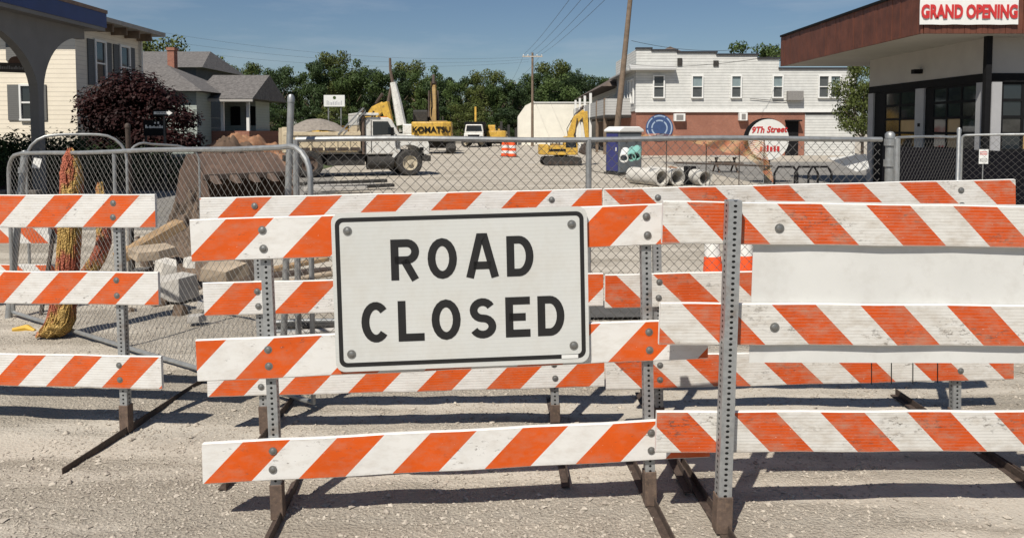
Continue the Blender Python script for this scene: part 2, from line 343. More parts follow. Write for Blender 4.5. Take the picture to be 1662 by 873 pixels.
# ================================================================== BARRICADES
OR, WH = (.60, .082, .003), (.70, .69, .665)
SHEET = {('flat', 0): sheeting('sheeting_flat', OR, WH, False, 1.15, 1.3), ('rib', 0): sheeting('sheeting_ribbed', OR, WH, True, 1.25, 4.1),
         ('rib', 1): sheeting('sheeting_worn', (.54, .068, .003), (.65, .635, .60), True, 2.1, 7.7)}
PERF = perforated()
def make_rail(parent, L, ztop, h, sgn, per, ph, sh, y0=0, th=.024, notch=None):
    """hollow plastic board with rounded arrises: faces carry the stripes"""
    b = MB(); c = .004
    pr = [(y0 + c, ztop - h), (y0 + th - c, ztop - h), (y0 + th, ztop - h + c), (y0 + th, ztop - c), (y0 + th - c, ztop), (y0 + c, ztop), (y0, ztop - c), (y0, ztop - h + c)]
    nseg = 14; vs = []
    for i in range(nseg + 1):
        x = L * i / nseg; wob = .0035 * math.sin(i * 1.7 + ph * 9) * (0 < i < nseg)
        jx = [0] * 8
        if i in (0, nseg):
            sg = 1 if i == 0 else -1; jb, jt = random.choice((0, .003, .009)), random.choice((0, .004, .012)); jx = [sg * jb] * 2 + [sg * jb * .4, sg * jt * .4] + [sg * jt] * 2 + [sg * jt * .4, sg * jb * .4]
        vs += [(x + jx[q], y + wob * .6, z + wob * .35) for q, (y, z) in enumerate(pr)]
    n = 8; fs = []; mi = []
    for i in range(nseg):
        for k in range(n):
            fs.append((i * n + k, i * n + (k + 1) % n, (i + 1) * n + (k + 1) % n, (i + 1) * n + k)); mi.append(1 if k in (2, 6) else 0)
    fs += [tuple(range(n - 1, -1, -1)), tuple(nseg * n + k for k in range(n))]; mi += [0, 0]
    me = bpy.data.meshes.new('rail'); me.from_pydata(vs, [], fs); me.materials.append(M['white']); me.materials.append(sh)
    me.polygons.foreach_set('material_index', mi); uv = me.uv_layers.new(name='UVMap')
    for lp in me.loops:
        x, y, z = me.vertices[lp.vertex_index].co; uv.data[lp.index].uv = ((x - sgn * (z - ztop)) / per + ph, z - ztop + h)
    o = bpy.data.objects.new('rail', me); COL.objects.link(o); o.parent = parent; return o
def bolt_at(parent, x, y, z, r=.019):
    b = MB(); T = Matrix.Translation((x, y, z)) @ Matrix.Rotation(math.pi / 2, 4, 'X')
    b.lathe([(r, 0), (r, .0025), (r * .66, .003), (r * .60, .0055), (r * .35, .0075), (.001, .008)], 16, T); return b.build('bolt', M['bolt'], parent, smooth=True)
def perf_post(parent, x, y, z0, z1, w=.048, lean=0):
    b = MB(); vs = []; 
    for z, dx in ((z0, 0), (z1, lean)):
        vs += [(x + dx - w / 2, y, z), (x + dx + w / 2, y, z), (x + dx + w / 2, y + w, z), (x + dx - w / 2, y + w, z)]
    b.add(vs, [(0, 1, 5, 4), (1, 2, 6, 5), (2, 3, 7, 6), (3, 0, 4, 7), (3, 2, 1, 0), (4, 5, 6, 7)])
    o = b.build('post', PERF, parent); uv = o.data.uv_layers.new(name='UVMap')
    for p in o.data.polygons:
        for j, li in enumerate(p.loop_indices):
            zz = o.data.vertices[o.data.loops[li].vertex_index].co.z
            uv.data[li].uv = ((0, 1, 1, 0)[j % 4], zz) if p.index < 4 else (.0, 0)
    return o
def barricade(label, pL, pR, offs, h, sgn, per, phs, kind, wear, posts, face=1, skid=(-.75, .75), rusty='rustd', bolts=True, pw=.048, skew=0):
    ax = (pR - pL); L = ax.length; ax.normalize(); yv = Vector((0, 0, 1)).cross(ax).normalized(); zv = ax.cross(yv)
    t = thing('barricade', label, 'barricade', group='striped road barricades')
    t.matrix_world = Matrix(((ax.x, yv.x, zv.x, pL.x), (ax.y, yv.y, zv.y, pL.y), (ax.z, yv.z, zv.z, pL.z), (0, 0, 0, 1)))
    Wm = t.matrix_world.copy()
    for i, o in enumerate(offs): make_rail(t, L, -o, h, sgn, per, phs[i], SHEET[(kind, wear)])
    for px in posts:
        py = .026 if face > 0 else -.004 - pw
        foot = Wm @ Vector((px, py + pw / 2, -1.46)); zl = -(foot.z - float(hgt(foot.x, foot.y))) - 1.46     # local height of the ground under the post
        perf_post(t, px, py, zl + .12, .012 if face < 0 else -.02, pw)
        b = MB(); e = .006
        b.box(px - pw / 2 - e, px + pw / 2 + e, py - e, py + pw + e, zl + .012, zl + .185)
        b.build('foot_sleeve', M['rust'], t, bev=.003)
        b = MB(); g = .021                                      # angle-iron skid
        T = Matrix.Translation((px, py + pw / 2, zl)) @ Matrix.Rotation(skew, 4, 'Z')
        b.box(-g, g, skid[0], skid[1], .004, .011, 0, T); b.box(g - .006, g, skid[0], skid[1], .011, .052, 0, T)
        b.build('skid', M[rusty], t)
        if bolts:
            for o in offs:
                for dz in (.055, .145):
                    bolt_at(t, px + random.uniform(-.004, .004), -.0005 if face > 0 else -.0005, -o - dz + random.uniform(-.006, .006))
    return t
# the one with the sign
A = barricade('barricade carrying the white ROAD CLOSED sign', at(222, 181, 3.58), at(828, 166.8, 3.73), (0, .571, 1.069), .2, 1, .447, (.62, .17, .55), 'flat', 0, (.335, 2.17), skid=(-.55, .75))
C = barricade('barricade close behind the ROAD CLOSED sign, stripes rising to the right', at(233, 163, 4.62), at(705.5, 155.5, 4.66), (0, .518, 1.02), .203, 1, .424, (.453, .544, .51), 'rib', 0, (.33, 2.13))
E = barricade('barricade behind the blank panel, stripes falling to the right, cords tied round its lowest board', at(706.5, 155.5, 4.55), at(1191, 147.5, 4.57), (0, .515, 1.01), .203, -1, .44, (.99, .35, .97), 'rib', 1, (.325, 2.14))
pR = at(181.5, 160, 4.66); B = barricade('barricade standing apart beside the netting bundle, long rusty skid in front', Vector((pR.x - 2.43, 4.90, pR.z - .03)), pR, (0, .478, 1.0), .205, 1, .372, (.18, .15, .95), 'rib', 0, (.30, 2.17), skid=(-.62, 1.0), rusty='rustd')
D = barricade('barricade turned away, steel posts before its boards, blank panel behind', at(777.5, 165.5, 3.52), at(1366, 171.8, 3.66), (0, .473, .985), .197, -1, .425, (.755, .77, .17), 'rib', 1, (.315, 2.12), face=-1, skid=(-.4, .75), bolts=False, pw=.062)
for px, dz in ((.55, .12), (.545, .585)): bolt_at(D, px, 0, -dz - .0, .023)
# blank back of a sign bolted behind barricade D, with a small sticker
b = MB(); b.box(.44, 1.9, .028, .031, -.76, .005); p = b.build('sign_back', M['alum'], D)
b = MB(); b.box(1.765, 1.84, .0262, .0275, -.285, -.215); o = b.build('sticker', mat('brown_sticker', (.14, .06, .05), .6, .3, 60), p)
b = MB(); b.box(1.765, 1.84, .0262, .0275, -.33, -.287); o = b.build('sticker', M['signwhite'], p)
# ------------------------------------------------ ROAD CLOSED plate
def rrect(w, h, r, n=6):
    out = []
    for cx, cz, a0 in ((w / 2 - r, h / 2 - r, 0), (-w / 2 + r, h / 2 - r, 90), (-w / 2 + r, -h / 2 + r, 180), (w / 2 - r, -h / 2 + r, 270)):
        for i in range(n + 1):
            t = math.radians(a0 + 90 * i / n); out.append((cx + r * math.cos(t), cz + r * math.sin(t)))
    return out
def plate_mat():
    k = N('reflective_white_sign'); k.set(Roughness=.42)
    sp = k.n('SeparateXYZ'); k.l(k.n('TexCoord').outputs['Object'], sp.inputs[0])
    t = k.math('FRACT', k.math('MULTIPLY', sp.outputs['Z'], 1 / .0185)); ln = k.math('LESS_THAN', k.math('ABSOLUTE', k.math('SUBTRACT', t, .5)), .07)
    c = k.mix(k.ramp(k.noise(2.4, 5), .3, .7), (.52, .53, .51), (.58, .585, .565))
    c = k.mix(k.math('MULTIPLY', ln, .28), c, (.4, .4, .38))
    d = k.math('MULTIPLY', k.ramp(k.noise(34, 8, .75), .62, .70), k.ramp(k.noise(2.2, 3), .5, .62))
    c = k.mix(k.math('MULTIPLY', d, .6), c, (.45, .16, .06)); c = k.mix(k.math('MULTIPLY', k.ramp(k.noise(5, 7, .72), .45, .75), .32), c, (.38, .34, .27))
    k.col(c); k.bump(k.noise(300, 2), .05, .001); return k.m
TL, TR, BL = at(385, 176.3, 3.57), at(687.7, 170.5, 3.63), at(388.8, 306.8, 3.57)
inv = A.matrix_world.inverted(); lT, lR, lB = inv @ TL, inv @ TR, inv @ BL
SW, SH = (lR - lT).length, .758
cx, cz = (lT.x + lR.x) / 2 + .004, (lT.z + lR.z) / 2 - SH / 2; rot = math.atan2(lR.z - lT.z, lR.x - lT.x)
ST = Matrix.Translation((cx, -.026, cz)) @ Matrix.Rotation(-rot, 4, 'Y')
b = MB(); b.prism(rrect(SW, SH, .045), 0, .004); plate = b.build('sign_panel', plate_mat(), A); plate.matrix_local = ST
plate['label'] = 'white ROAD CLOSED sign with black border'
MBLK = mat('black_sign_film', (.012, .012, .013), .4, .2, 20, bump=0)
def ring(poly_o, poly_i, y0, y1, b):
    n = len(poly_o); vs = [(x, y0, z) for x, z in poly_o] + [(x, y0, z) for x, z in poly_i] + [(x, y1, z) for x, z in poly_o] + [(x, y1, z) for x, z in poly_i]
    fs = []
    for i in range(n):
        j = (i + 1) % n; fs += [(i, j, n + j, n + i), (i, 2 * n + i, 2 * n + j, j), (n + i, n + j, 3 * n + j, 3 * n + i)]
    b.add(vs, fs)
b = MB(); ring(rrect(SW - .034, SH - .046, .036), rrect(SW - .074, SH - .086, .02), -.0012, 0, b); b.build('border', MBLK, plate)
def stroke(b, pts, w, closed=False):
    """a letter stroke of even weight, its joints mitred"""
    n = len(pts); L = []; R_ = []
    for i in range(n):
        p = Vector(pts[i]); q0 = Vector(pts[(i - 1) % n]) if (closed or i > 0) else None; q1 = Vector(pts[(i + 1) % n]) if (closed or i < n - 1) else None
        d0 = (p - q0).normalized() if q0 is not None else None; d1 = (q1 - p).normalized() if q1 is not None else None
        d0 = d0 or d1; d1 = d1 or d0
        n0 = Vector((-d0.y, d0.x)); n1 = Vector((-d1.y, d1.x)); m = (n0 + n1).normalized(); k = w / 2 / max(.35, m.dot(n0))
        L.append(p + m * k); R_.append(p - m * k)
    vs = [(v.x, -.0014, v.y) for v in L + R_]
    b.add(vs, [(i, (i + 1) % n, n + (i + 1) % n, n + i) for i in range(n if closed else n - 1)])
def arc(cx, cy, rx, ry, a0, a1, n=14): return [(cx + rx * math.cos(math.radians(a0 + (a1 - a0) * i / n)), cy + ry * math.sin(math.radians(a0 + (a1 - a0) * i / n))) for i in range(n + 1)]
def letter(ch, x0, w, z0, h, s):
    b = MB(); X0, X1, Z0, Z1 = x0 + s / 2, x0 + w - s / 2, z0 + s / 2, z0 + h - s / 2; mx_, mz = (X0 + X1) / 2, (Z0 + Z1) / 2; st = lambda p, c=False: stroke(b, p, s, c)
    if ch == 'O': st(arc(mx_, mz, (X1 - X0) / 2, (Z1 - Z0) / 2, 0, 342, 19), True)
    if ch == 'C': st(arc(mx_, mz, (X1 - X0) / 2 * 1.02, (Z1 - Z0) / 2, 42, 318, 20))
    if ch == 'L': st([(X0, z0 + h), (X0, z0 + s / 2), (x0 + w, z0 + s / 2)])
    if ch == 'E':
        st([(x0 + w, Z1), (X0, Z1), (X0, Z0), (x0 + w, Z0)]); st([(X0, mz), (x0 + w * .82, mz)])
    if ch == 'D': st([(X0, Z0), (X0, Z1), (mx_ - .005, Z1)] + arc(mx_ - .005, mz, X1 - mx_ + .005, (Z1 - Z0) / 2, 80, -80, 12) + [(mx_ - .005, Z0)], True)
    if ch == 'R':
        r = (Z1 - (mz - .002)) / 2; st([(X0, z0), (X0, Z1), (X1 - r, Z1)] + arc(X1 - r, Z1 - r, r, r, 80, -80, 10) + [(X1 - r, Z1 - 2 * r), (X0, Z1 - 2 * r)])
        st([(mx_ - .004, Z1 - 2 * r), (x0 + w - s * .55, z0)])
    if ch == 'A':
        st([(x0 + s * .5, z0), (mx_ - s * .28, z0 + h - s * .02), (mx_ + s * .28, z0 + h - s * .02), (x0 + w - s * .5, z0)]); zc = z0 + h * .3; f = .3; st([(x0 + s * .5 + (mx_ - x0) * f * .8, zc), (x0 + w - s * .5 - (mx_ - x0) * f * .8, zc)])
    if ch == 'S':
        r2 = (Z1 - Z0) / 4; rx = (X1 - X0) / 2
        st(arc(mx_, Z1 - r2, rx * .94, r2, 25, 265, 14) + arc(mx_, Z0 + r2, rx, r2, 88, -155, 14))
    o = b.build('letter', MBLK, plate); return o
ux = SW / 1553.0; uz = SH / 670.0
for ch, a0, a1 in (('R', 350, 522), ('O', 572, 750), ('A', 803, 1005), ('D', 1053, 1218)): letter(ch, -SW / 2 + a0 * ux, (a1 - a0) * ux, SH / 2 - 289 * uz, 172 * uz, .037)
for ch, a0, a1 in (('C', 163, 335), ('L', 383, 541), ('O', 586, 763), ('S', 816, 980), ('E', 1038, 1190), ('D', 1236, 1402)): letter(ch, -SW / 2 + a0 * ux, (a1 - a0) * ux, SH / 2 - 549 * uz, 172 * uz, .037)
for sx, sz in ((-1, 1), (1, 1), (-1, -1), (1, -1)): bolt_at(plate, sx * (SW / 2 - .075), -.0003, sz * (SH / 2 - .085) , .021)
b = MB(); b.box(SW / 2 - .135, SW / 2 - .055, -.0022, -.0013, -SH / 2 + .023, -SH / 2 + .041); o = b.build('maker_label', M['signwhite'], plate)

for u in (1.60, 1.72, 1.85, 2.0):
    b = MB(); lean = random.uniform(-.01, .01); z1_, z0_ = -1.0, -1.22
    for y in (-.004, .0255): b.box(u, u + .005, y, y + .003, z0_, z1_)
    b.box(u, u + .005, -.0009, .0254, z1_ - .003, z1_); b.build('cord', M['black'], E)
# ================================================================== FENCES
MESH = M['wire']
def clip_seg(p, q, w, h):
    t0, t1 = 0., 1.; d = (q[0] - p[0], q[1] - p[1])
    for pp, dd, lo, hi in ((p[0], d[0], 0, w), (p[1], d[1], 0, h)):
        if abs(dd) < 1e-9: continue
        a, b_ = (lo - pp) / dd, (hi - pp) / dd
        if a > b_: a, b_ = b_, a
        t0, t1 = max(t0, a), min(t1, b_)
    if t1 - t0 < 1e-3: return None
    return (p[0] + d[0] * t0, p[1] + d[1] * t0), (p[0] + d[0] * t1, p[1] + d[1] * t1)
def chain_link(b, w, h, place, diag=.085, r=.0017):
    n = int((w + h) / diag) + 2
    for k in range(-int(h / diag) - 1, n):
        for sg in (1, -1):
            p, q = ((k * diag, 0), (k * diag + h, h)) if sg > 0 else ((k * diag, h), (k * diag + h, 0))
            c = clip_seg(p, q, w, h)
            if c: b.tube([place(*c[0], sg * r), place(*c[1], sg * r)], r, 3, cap=False)
def fence_panel(label, a, c, za, zc, zlow=.06, pipe=.019, round_=.2, mid=None, diag=.085, stile=True, legs=0, wr=.0017):
    """framed chain-link panel from ground point a to c; za, zc the heights of its top corners"""
    a, c = Vector(a), Vector(c); d = Vector((c.x - a.x, c.y - a.y, 0)); w = d.length; d.normalize(); nrm = Vector((-d.y, d.x, 0))
    org = Vector((a.x, a.y, 0)); t = thing('chain_link_fence', label, 'fence', org, 0, 'chain-link fence panels')
    P = lambda u, z, off=0: d * u + nrm * off + Vector((0, 0, 1)) * z
    top = lambda u: za + (zc - za) * u / w
    pts = [P(0, zlow)]
    if stile:
        pts += [P(0, za - round_)] + [P(round_ * (1 - math.cos(k * math.pi / 10)), za - round_ * (1 - math.sin(k * math.pi / 10))) for k in range(1, 6)]
        pts += [P(u, top(u) + .006 * math.sin(u * 3)) for u in np.linspace(round_ + .1, w - round_ - .1, 8)]
        pts += [P(w - round_ * (1 - math.sin(k * math.pi / 10)), zc - round_ * (1 - math.cos(k * math.pi / 10))) for k in range(0, 6)] + [P(w, zc - round_), P(w, zlow), P(w * .5, zlow - .01), P(0, zlow)]
    else: pts = [P(u, top(u) + .008 * math.sin(u * 2.3)) for u in np.linspace(0, w, 14)]
    b = MB(); b.tube(pts, pipe, 8); b.build('frame' if stile else 'top_rail', M['galv'], t, smooth=True)
    for u in (mid or []):
        b = MB(); b.tube([P(u, zlow if stile else 0), P(u, top(u))], pipe * (.8 if stile else 1.15), 8); b.build('post', M['galv'], t, smooth=True)
    b = MB(); chain_link(b, w - .02, min(za, zc) - zlow - .02, lambda u, z, o: P(u + .01, zlow + z * (top(u) - zlow) / (min(za, zc) - zlow), o), diag, wr)
    b.build('wire_mesh', MESH, t, kind='stuff'); return t
def pipe(label, p, q, r, cat='post', bands=(), m='galv', name='fence_post', group='steel fence posts', cap=True):
    p, q = Vector(p), Vector(q); t = thing(name, label, cat, p, 0, group)
    b = MB(); b.tube([(0, 0, 0), q - p], r, 12); b.build('pipe', M[m], t, smooth=True)
    if cap: b = MB(); b.lathe([(r * 1.15, -.02), (r * 1.15, .015), (r * .7, .035), (.001, .04)], 12, Matrix.Translation(q - p)); b.build('cap', M[m], t, smooth=True)
    for f in bands:
        c = (q - p) * f; b = MB(); b.tube([c - (q - p).normalized() * .03, c + (q - p).normalized() * .03], r * 1.35, 12); b.build('clamp', M[m], t, smooth=True)
    return t
g = lambda x, y: gp(x, y)
# leaning gate leaf on the left, and the panels behind it
a, c = g(16, 262), gp(232, 309); dv = (c - a); c2 = a + dv * 1.42
za = at(33, 127, a.y).z; zc = at(325, 120.8, c2.y).z
G1 = fence_panel('rounded chain-link gate leaf in front of the netting bundle', a, c2, za, zc, mid=[2.0], diag=.072, wr=.0014)
b = MB(); 
def tagplate(name, label, pts, m, d, cat='sign', th=.004):
    org = at(*pts[0], d); b = MB(); n = len(pts); vs = [at(x, y, d) for x, y in pts] + [at(x, y, d) + Vector((0, th, 0)) for x, y in pts]
    b.add(vs, [tuple(range(n)), tuple(range(2 * n - 1, n - 1, -1))] + [(i, n + i, n + (i + 1) % n, (i + 1) % n) for i in range(n)])
    o = b.build(name, m, None, org); o.location = org; tag(o, label, cat); return o
tagplate('fence_tag', 'small white plastic tag wired to the gate leaf corner', [(40, 130), (49, 131), (46, 139), (37, 138)], M['signwhite'], a.y - .08, 'tag')
pipe('thin grey post at the far end of the gate leaf', gp(10, 262), at(29, 127, 7.75), .034, bands=(.75, .9))
fence_panel('chain-link panel behind the gate leaf by the hedge', (at(30, 120, 9.2).x, 9.2, 0), (at(148, 120, 9.6).x, 9.6, 0), at(50, 111.5, 9.2).z, at(147, 111, 9.6).z, diag=.08, pipe=.017, round_=.3, wr=.0014)
fence_panel('low chain-link panel beyond the gate leaf, towards the brown bucket', (at(150, 120, 9.9).x, 9.9, 0), (at(233, 120, 10.6).x, 10.6, 0), at(152, 118, 9.9).z, at(230, 121.5, 10.6).z, diag=.08, pipe=.015, wr=.0014)
pipe('dark leaning post between the two rear fence panels', gp(156, 225), at(149.5, 104, 9.75), .03, m='rustd')
pipe('tall grey gate post standing above the fence line', gp(331, 316), at(341, 82, 5.62), .024, bands=(.55, .62, .3))
# the main run behind the barricades
fa, fb = (at(346.5, 115, 5.8).x, 5.8, 0), (at(1033, 114, 6.6).x, 6.6, 0)
fence_panel('long chain-link fence run between the barricades and the work site', fa, fb, at(347, 115, 5.8).z, at(1033, 114.2, 6.6).z, stile=False, mid=[.0, 2.28, 5.02], diag=.083, pipe=.021, zlow=.1, wr=.0024)
pipe('thick clamped gate post at the end of the long fence run', (at(1043, 115, 6.75).x, 6.75, 0), at(1043, 112, 6.75), .036, bands=(.87, .97))
# right hand panels
fence_panel('chain-link panel nearest the clamped gate post', (at(1048, 120, 7.3).x, 7.3, 0), (at(1123, 120, 8.2).x, 8.2, 0), at(1050, 113.5, 7.3).z, at(1121, 112.5, 8.2).z, diag=.07, pipe=.012, mid=[.1], round_=.04, wr=.0013)
fence_panel('chain-link panel by the small red and white notice', (at(1127, 120, 8.3).x, 8.3, 0), (at(1265, 120, 7.6).x, 7.6, 0), at(1128, 111.5, 8.3).z, at(1265, 111, 7.6).z, diag=.07, pipe=.013, round_=.04, wr=.0013)
pipe('leaning pipe post where the two patio side panels meet', gp(1116, 280), at(1124, 108, 8.2), .02)
tagplate('paper_sheet', 'crumpled white sheet caught in the chain-link fence', [(969, 130), (985, 129), (1002, 127.5), (1015, 127), (1019, 139), (1004, 141.5), (993, 138)], M['signwhite'], 6.68, 'sheet')
# small notice
t = thing('notice_sign', 'small white notice with red lettering on a thin stake', 'sign', (at(1153, 120, 12).x, 12, 0))
z0, z1 = at(1153, 135, 12).z, at(1153, 123, 12).z
b = MB(); b.box(-.073, .073, -.004, 0, z0, z1); b.build('board', M['signwhite'], t)
b = MB(); b.tube([(0, .01, 0), (0, .01, z0 + .05)], .008, 6); b.build('stake', M['galv'], t)
for k, (dz, hh, m) in enumerate(((.035, .018, 'red'), (.065, .022, 'red'), (.15, .012, 'black'), (.18, .012, 'black'))):
    b = MB()
    for j in range(6): b.box(-.055 + j * .019, -.043 + j * .019, -.0055, -.0045, z1 - dz - hh, z1 - dz)
    b.build('print', M[m], t)
# ================================================================== NETTING, CONES, RUBBLE
def netmat(name, c1, c2):
    k = N(name); k.set(Roughness=.65); sp = k.n('TexCoord').outputs['Object']; mpp = k.n('Mapping'); mpp.inputs['Scale'].default_value = (1, 1, .55); k.l(sp, mpp.inputs[0])
    k.col(k.mix(k.ramp(k.noise(4.6, 4, .6, vec=mpp.outputs[0]), .46, .54), c1, c2)); vo = k.n('TexVoronoi', Scale=75.0); k.l(sp, vo.inputs['Vector']); k.bump(vo.outputs['Distance'], 1.0, .015); return k.m
MNET = netmat('red_and_yellow_netting', (.40, .11, .06), (.48, .31, .09))
def bundle(label, prof, d, ns, seed):
    """gathered plastic netting: a lumpy core wrapped in many loose strands"""
    r = random.Random(seed); pts = [at(x, y, d) for x, y, w in prof]; rs = [w * d / F / 2 for x, y, w in prof]; org = Vector((pts[-1].x, pts[-1].y, 0))
    t = thing('netting_bundle', label, 'netting', org, 0, 'gathered netting bundles')
    def lerp(u):
        f = u * (len(pts) - 1); i = min(int(f), len(pts) - 2); w = f - i; return pts[i].lerp(pts[i + 1], w), rs[i] * (1 - w) + rs[i + 1] * w
    b = MB(); nu, nr = 90, 30; vs = []
    for i in range(nu + 1):
        p, rr = lerp(i / nu)
        for j in range(nr):
            an = 6.2832 * j / nr; q = .90 + .30 * float(vnoise(np.array(j * .55 + 9 + (2.5 * math.sin(i * .09))), np.array(i * .42 + seed * 7), 1.7, 31)) + .22 * float(vnoise(np.array(j * 1.0 + 5), np.array(i * .9), 1.1, 32)); q += .10 * math.sin(3 * an + i * .16)
            vs.append(p - org + Vector((math.cos(an) * rr * q, math.sin(an) * rr * q, .02 * math.sin(j * 1.3 + i * .2))))
    b.add(vs, [(i * nr + j, i * nr + (j + 1) % nr, (i + 1) * nr + (j + 1) % nr, (i + 1) * nr + j) for i in range(nu) for j in range(nr)] + [tuple(range(nr - 1, -1, -1)), tuple(nu * nr + j for j in range(nr))]); b.build('core', MNET, t, smooth=True)
    b = MB()
    for s in range(ns):
        ph = r.random() * 6.28; tw = r.uniform(-1.3, 1.3); u0 = r.uniform(0, .5); u1 = min(1, u0 + r.uniform(.3, .7)); q = []
        for k in range(11):
            u = u0 + (u1 - u0) * k / 10; p, rr = lerp(u); an = ph + tw * u * 3 + .25 * math.sin(u * 19 + s); k2 = rr * (.93 + .12 * r.random())
            q.append(p + Vector((math.cos(an) * k2, math.sin(an) * k2, r.uniform(-.008, .008))) - org)
        b.tube(q, r.uniform(.003, .0055), 4)
    b.build('strands', MNET, t, smooth=True, kind='stuff'); return t
bundle('tall bundle of red and yellow netting hanging on the gate leaf', [(82, 123, 5), (83, 130, 16), (84, 143, 23), (84, 160, 24), (82, 180, 23), (81, 205, 24), (78, 235, 25), (72, 262, 30), (66, 271, 34), (60, 275, 30)], 6.9, 150, 1)
bundle('short bundle of red and yellow netting slumped beside the tall one', [(117, 151, 6), (118, 165, 12), (121, 185, 14), (122, 200, 16), (114, 214, 18), (104, 224, 20), (96, 233, 18)], 8.2, 80, 2)
b = MB(); org = gp(30, 273); b.tube([Vector((-.12, 0, .015)), Vector((0, .02, .03)), Vector((.1, -.02, .012))], [.02, .035, .015], 6); o = b.build('net_scrap', mat('yellow_netting', (.55, .33, .03), .6), None, smooth=True); o.location = org; tag(o, 'scrap of yellow netting lying on the dirt', 'scrap')
MOC = mat('fluorescent_orange_plastic', (.80, .085, .012), .5, .08, 9, dirt=(.3, .2, .12), dirt_amt=.2)
def cone(label, x, d, lean):
    t = thing('traffic_cone', label, 'traffic cone', (xat(x, d), d, 0), 0, 'traffic cones behind the fence'); t.rotation_euler = (0, lean, 0)
    for nm, r0, z0, r1, z1, m in (('lower_cone', .135, .03, .098, .40, MOC), ('reflective_band', .0985, .40, .083, .56, M['white']), ('neck', .0825, .56, .07, .66, MOC), ('tip', .0695, .66, .055, .74, MOC)):
        b = MB(); b.lathe([(r0, z0), (r1, z1)], 18); b.build(nm, m, t, smooth=True)
    b = MB(); b.box(-.18, .18, -.18, .18, 0, .03); b.build('base', MOC, t, bev=.008)
cone('orange traffic cone beyond the fence, leaning slightly, left of the steel post', 839, 9.0, math.radians(-3)); cone('orange traffic cone beyond the fence, between the steel post and blank panel', 876.5, 9.05, math.radians(-2))
def chunk(bm, c, s, rz, tilt=0, seed=0, rough=.22):
    r = random.Random(seed); T = Matrix.Translation(c) @ Matrix.Rotation(rz, 4, 'Z') @ Matrix.Rotation(tilt, 4, 'X')
    n = r.choice((5, 6)); poly = [(s[0] * math.cos(6.283 * k / n) * r.uniform(1 - rough * 2, 1), s[1] * math.sin(6.283 * k / n) * r.uniform(1 - rough * 2, 1)) for k in range(n)]
    vs = [T @ Vector((x, y, -s[2])) for x, y in poly] + [T @ Vector((x * r.uniform(.82, 1.04), y * r.uniform(.82, 1.04), s[2] * r.uniform(.6, 1.25))) for x, y in poly]
    bm.add(vs, [tuple(range(n - 1, -1, -1)), tuple(range(n, 2 * n))] + [(k, (k + 1) % n, n + (k + 1) % n, n + k) for k in range(n)])
def rubble(label, x, y, d, s, rz, tilt, seed, m='conc', name='concrete_chunk'):
    p = at(x, y, d); b = MB(); chunk(b, (0, 0, 0), s, rz, tilt, seed); o = b.build(name, M[m], None, bev=.005); o.location = (p.x, p.y, max(p.z, s[2] * .55)); return tag(o, label, 'rubble', 'broken concrete behind the gate leaf')
M['concw'] = mat('pale_broken_concrete', (.58, .55, .50), .95, .25, 4, bump=.5, bscale=22); M['claytan'] = mat('tan_broken_slab', (.36, .29, .215), .95, .25, 4, bump=.5, bscale=22)
rubble('thick grey concrete slab with a dark broken edge', 206, 236, 8.3, (.30, .22, .12), .2, .12, 1)
rubble('pale concrete lump on top of the grey slab', 196, 221, 8.7, (.17, .14, .08), .9, .2, 2, 'concw')
rubble('small pale concrete lump beside the tan slab', 223, 216, 8.9, (.12, .10, .06), 2.1, .1, 3, 'concw')
rubble('wide tan slab lying flat near the gate post', 262, 222, 8.6, (.42, .26, .07), .1, .25, 4, 'claytan')
rubble('tan slab fragment leaning on the rubble', 178, 207, 9.3, (.35, .22, .05), .3, .3, 5, 'claytan')
rubble('flat grey fragment at the edge of the rubble', 246, 250, 7.9, (.20, .13, .04), 1.3, .05, 6)
rubble('grey broken fragment below the tan slab', 230, 262, 7.3, (.13, .09, .035), .4, 0, 8)
M['soil'] = mat('damp_brown_spoil', (.12, .085, .06), .95, .4, 6, bump=.8, bscale=30)
rr_ = random.Random(77)
for k, (lab, m, nm) in enumerate((('broken piece of grey concrete in the spoil behind the gate leaf', 'conc', 'concrete_chunk'), ('clod of dark brown soil in the spoil behind the gate leaf', 'soil', 'soil_clod'))):
    for q in range(16):
        x, y = rr_.uniform(150, 300), rr_.uniform(196, 262); d = 1192.6 / (y - 106.9) + .02; s3 = rr_.uniform(.04, .13)
        o = rubble(lab, x, y, d, (s3 * rr_.uniform(.8, 1.5), s3, s3 * .5), rr_.random() * 6, rr_.uniform(-.3, .3), 100 + 20 * k + q, m, nm); o['group'] = 'spoil behind the gate leaf, ' + nm.replace('_', ' ')
def log(label, p, q, r, m, name='timber', cat='timber', flat=False, group='timber and pipe offcuts behind the barricades'):
    p, q = Vector(p), Vector(q); b = MB()
    if flat: b.bar((0, 0, 0), q - p, r * 2.6, r * .9)
    else: b.tube([Vector(), (q - p) * .5 + Vector((0, 0, .01)), q - p], r, 9)
    o = b.build(name, M[m], None, smooth=not flat, bev=.004 if flat else 0); o.location = p; return tag(o, label, cat, group)
log('long brown plank propped on the rubble', at(138, 213, 9.4), at(212, 184, 9.9), .12, 'lumber', flat=True, name='plank', cat='plank')
log('splintered light plank behind the gate post', at(318, 222, 8.0), at(383, 213, 8.4), .045, 'lumber', flat=True, name='plank', cat='plank')
log('pale pole under the splintered plank', at(340, 232, 7.7), at(392, 225, 8.0), .03, 'claytan', name='pole_offcut', cat='pole')
log('dark plank in shade under the splintered plank', at(312, 227, 7.9), at(388, 222, 8.1), .05, 'rustd', flat=True, name='plank', cat='plank')
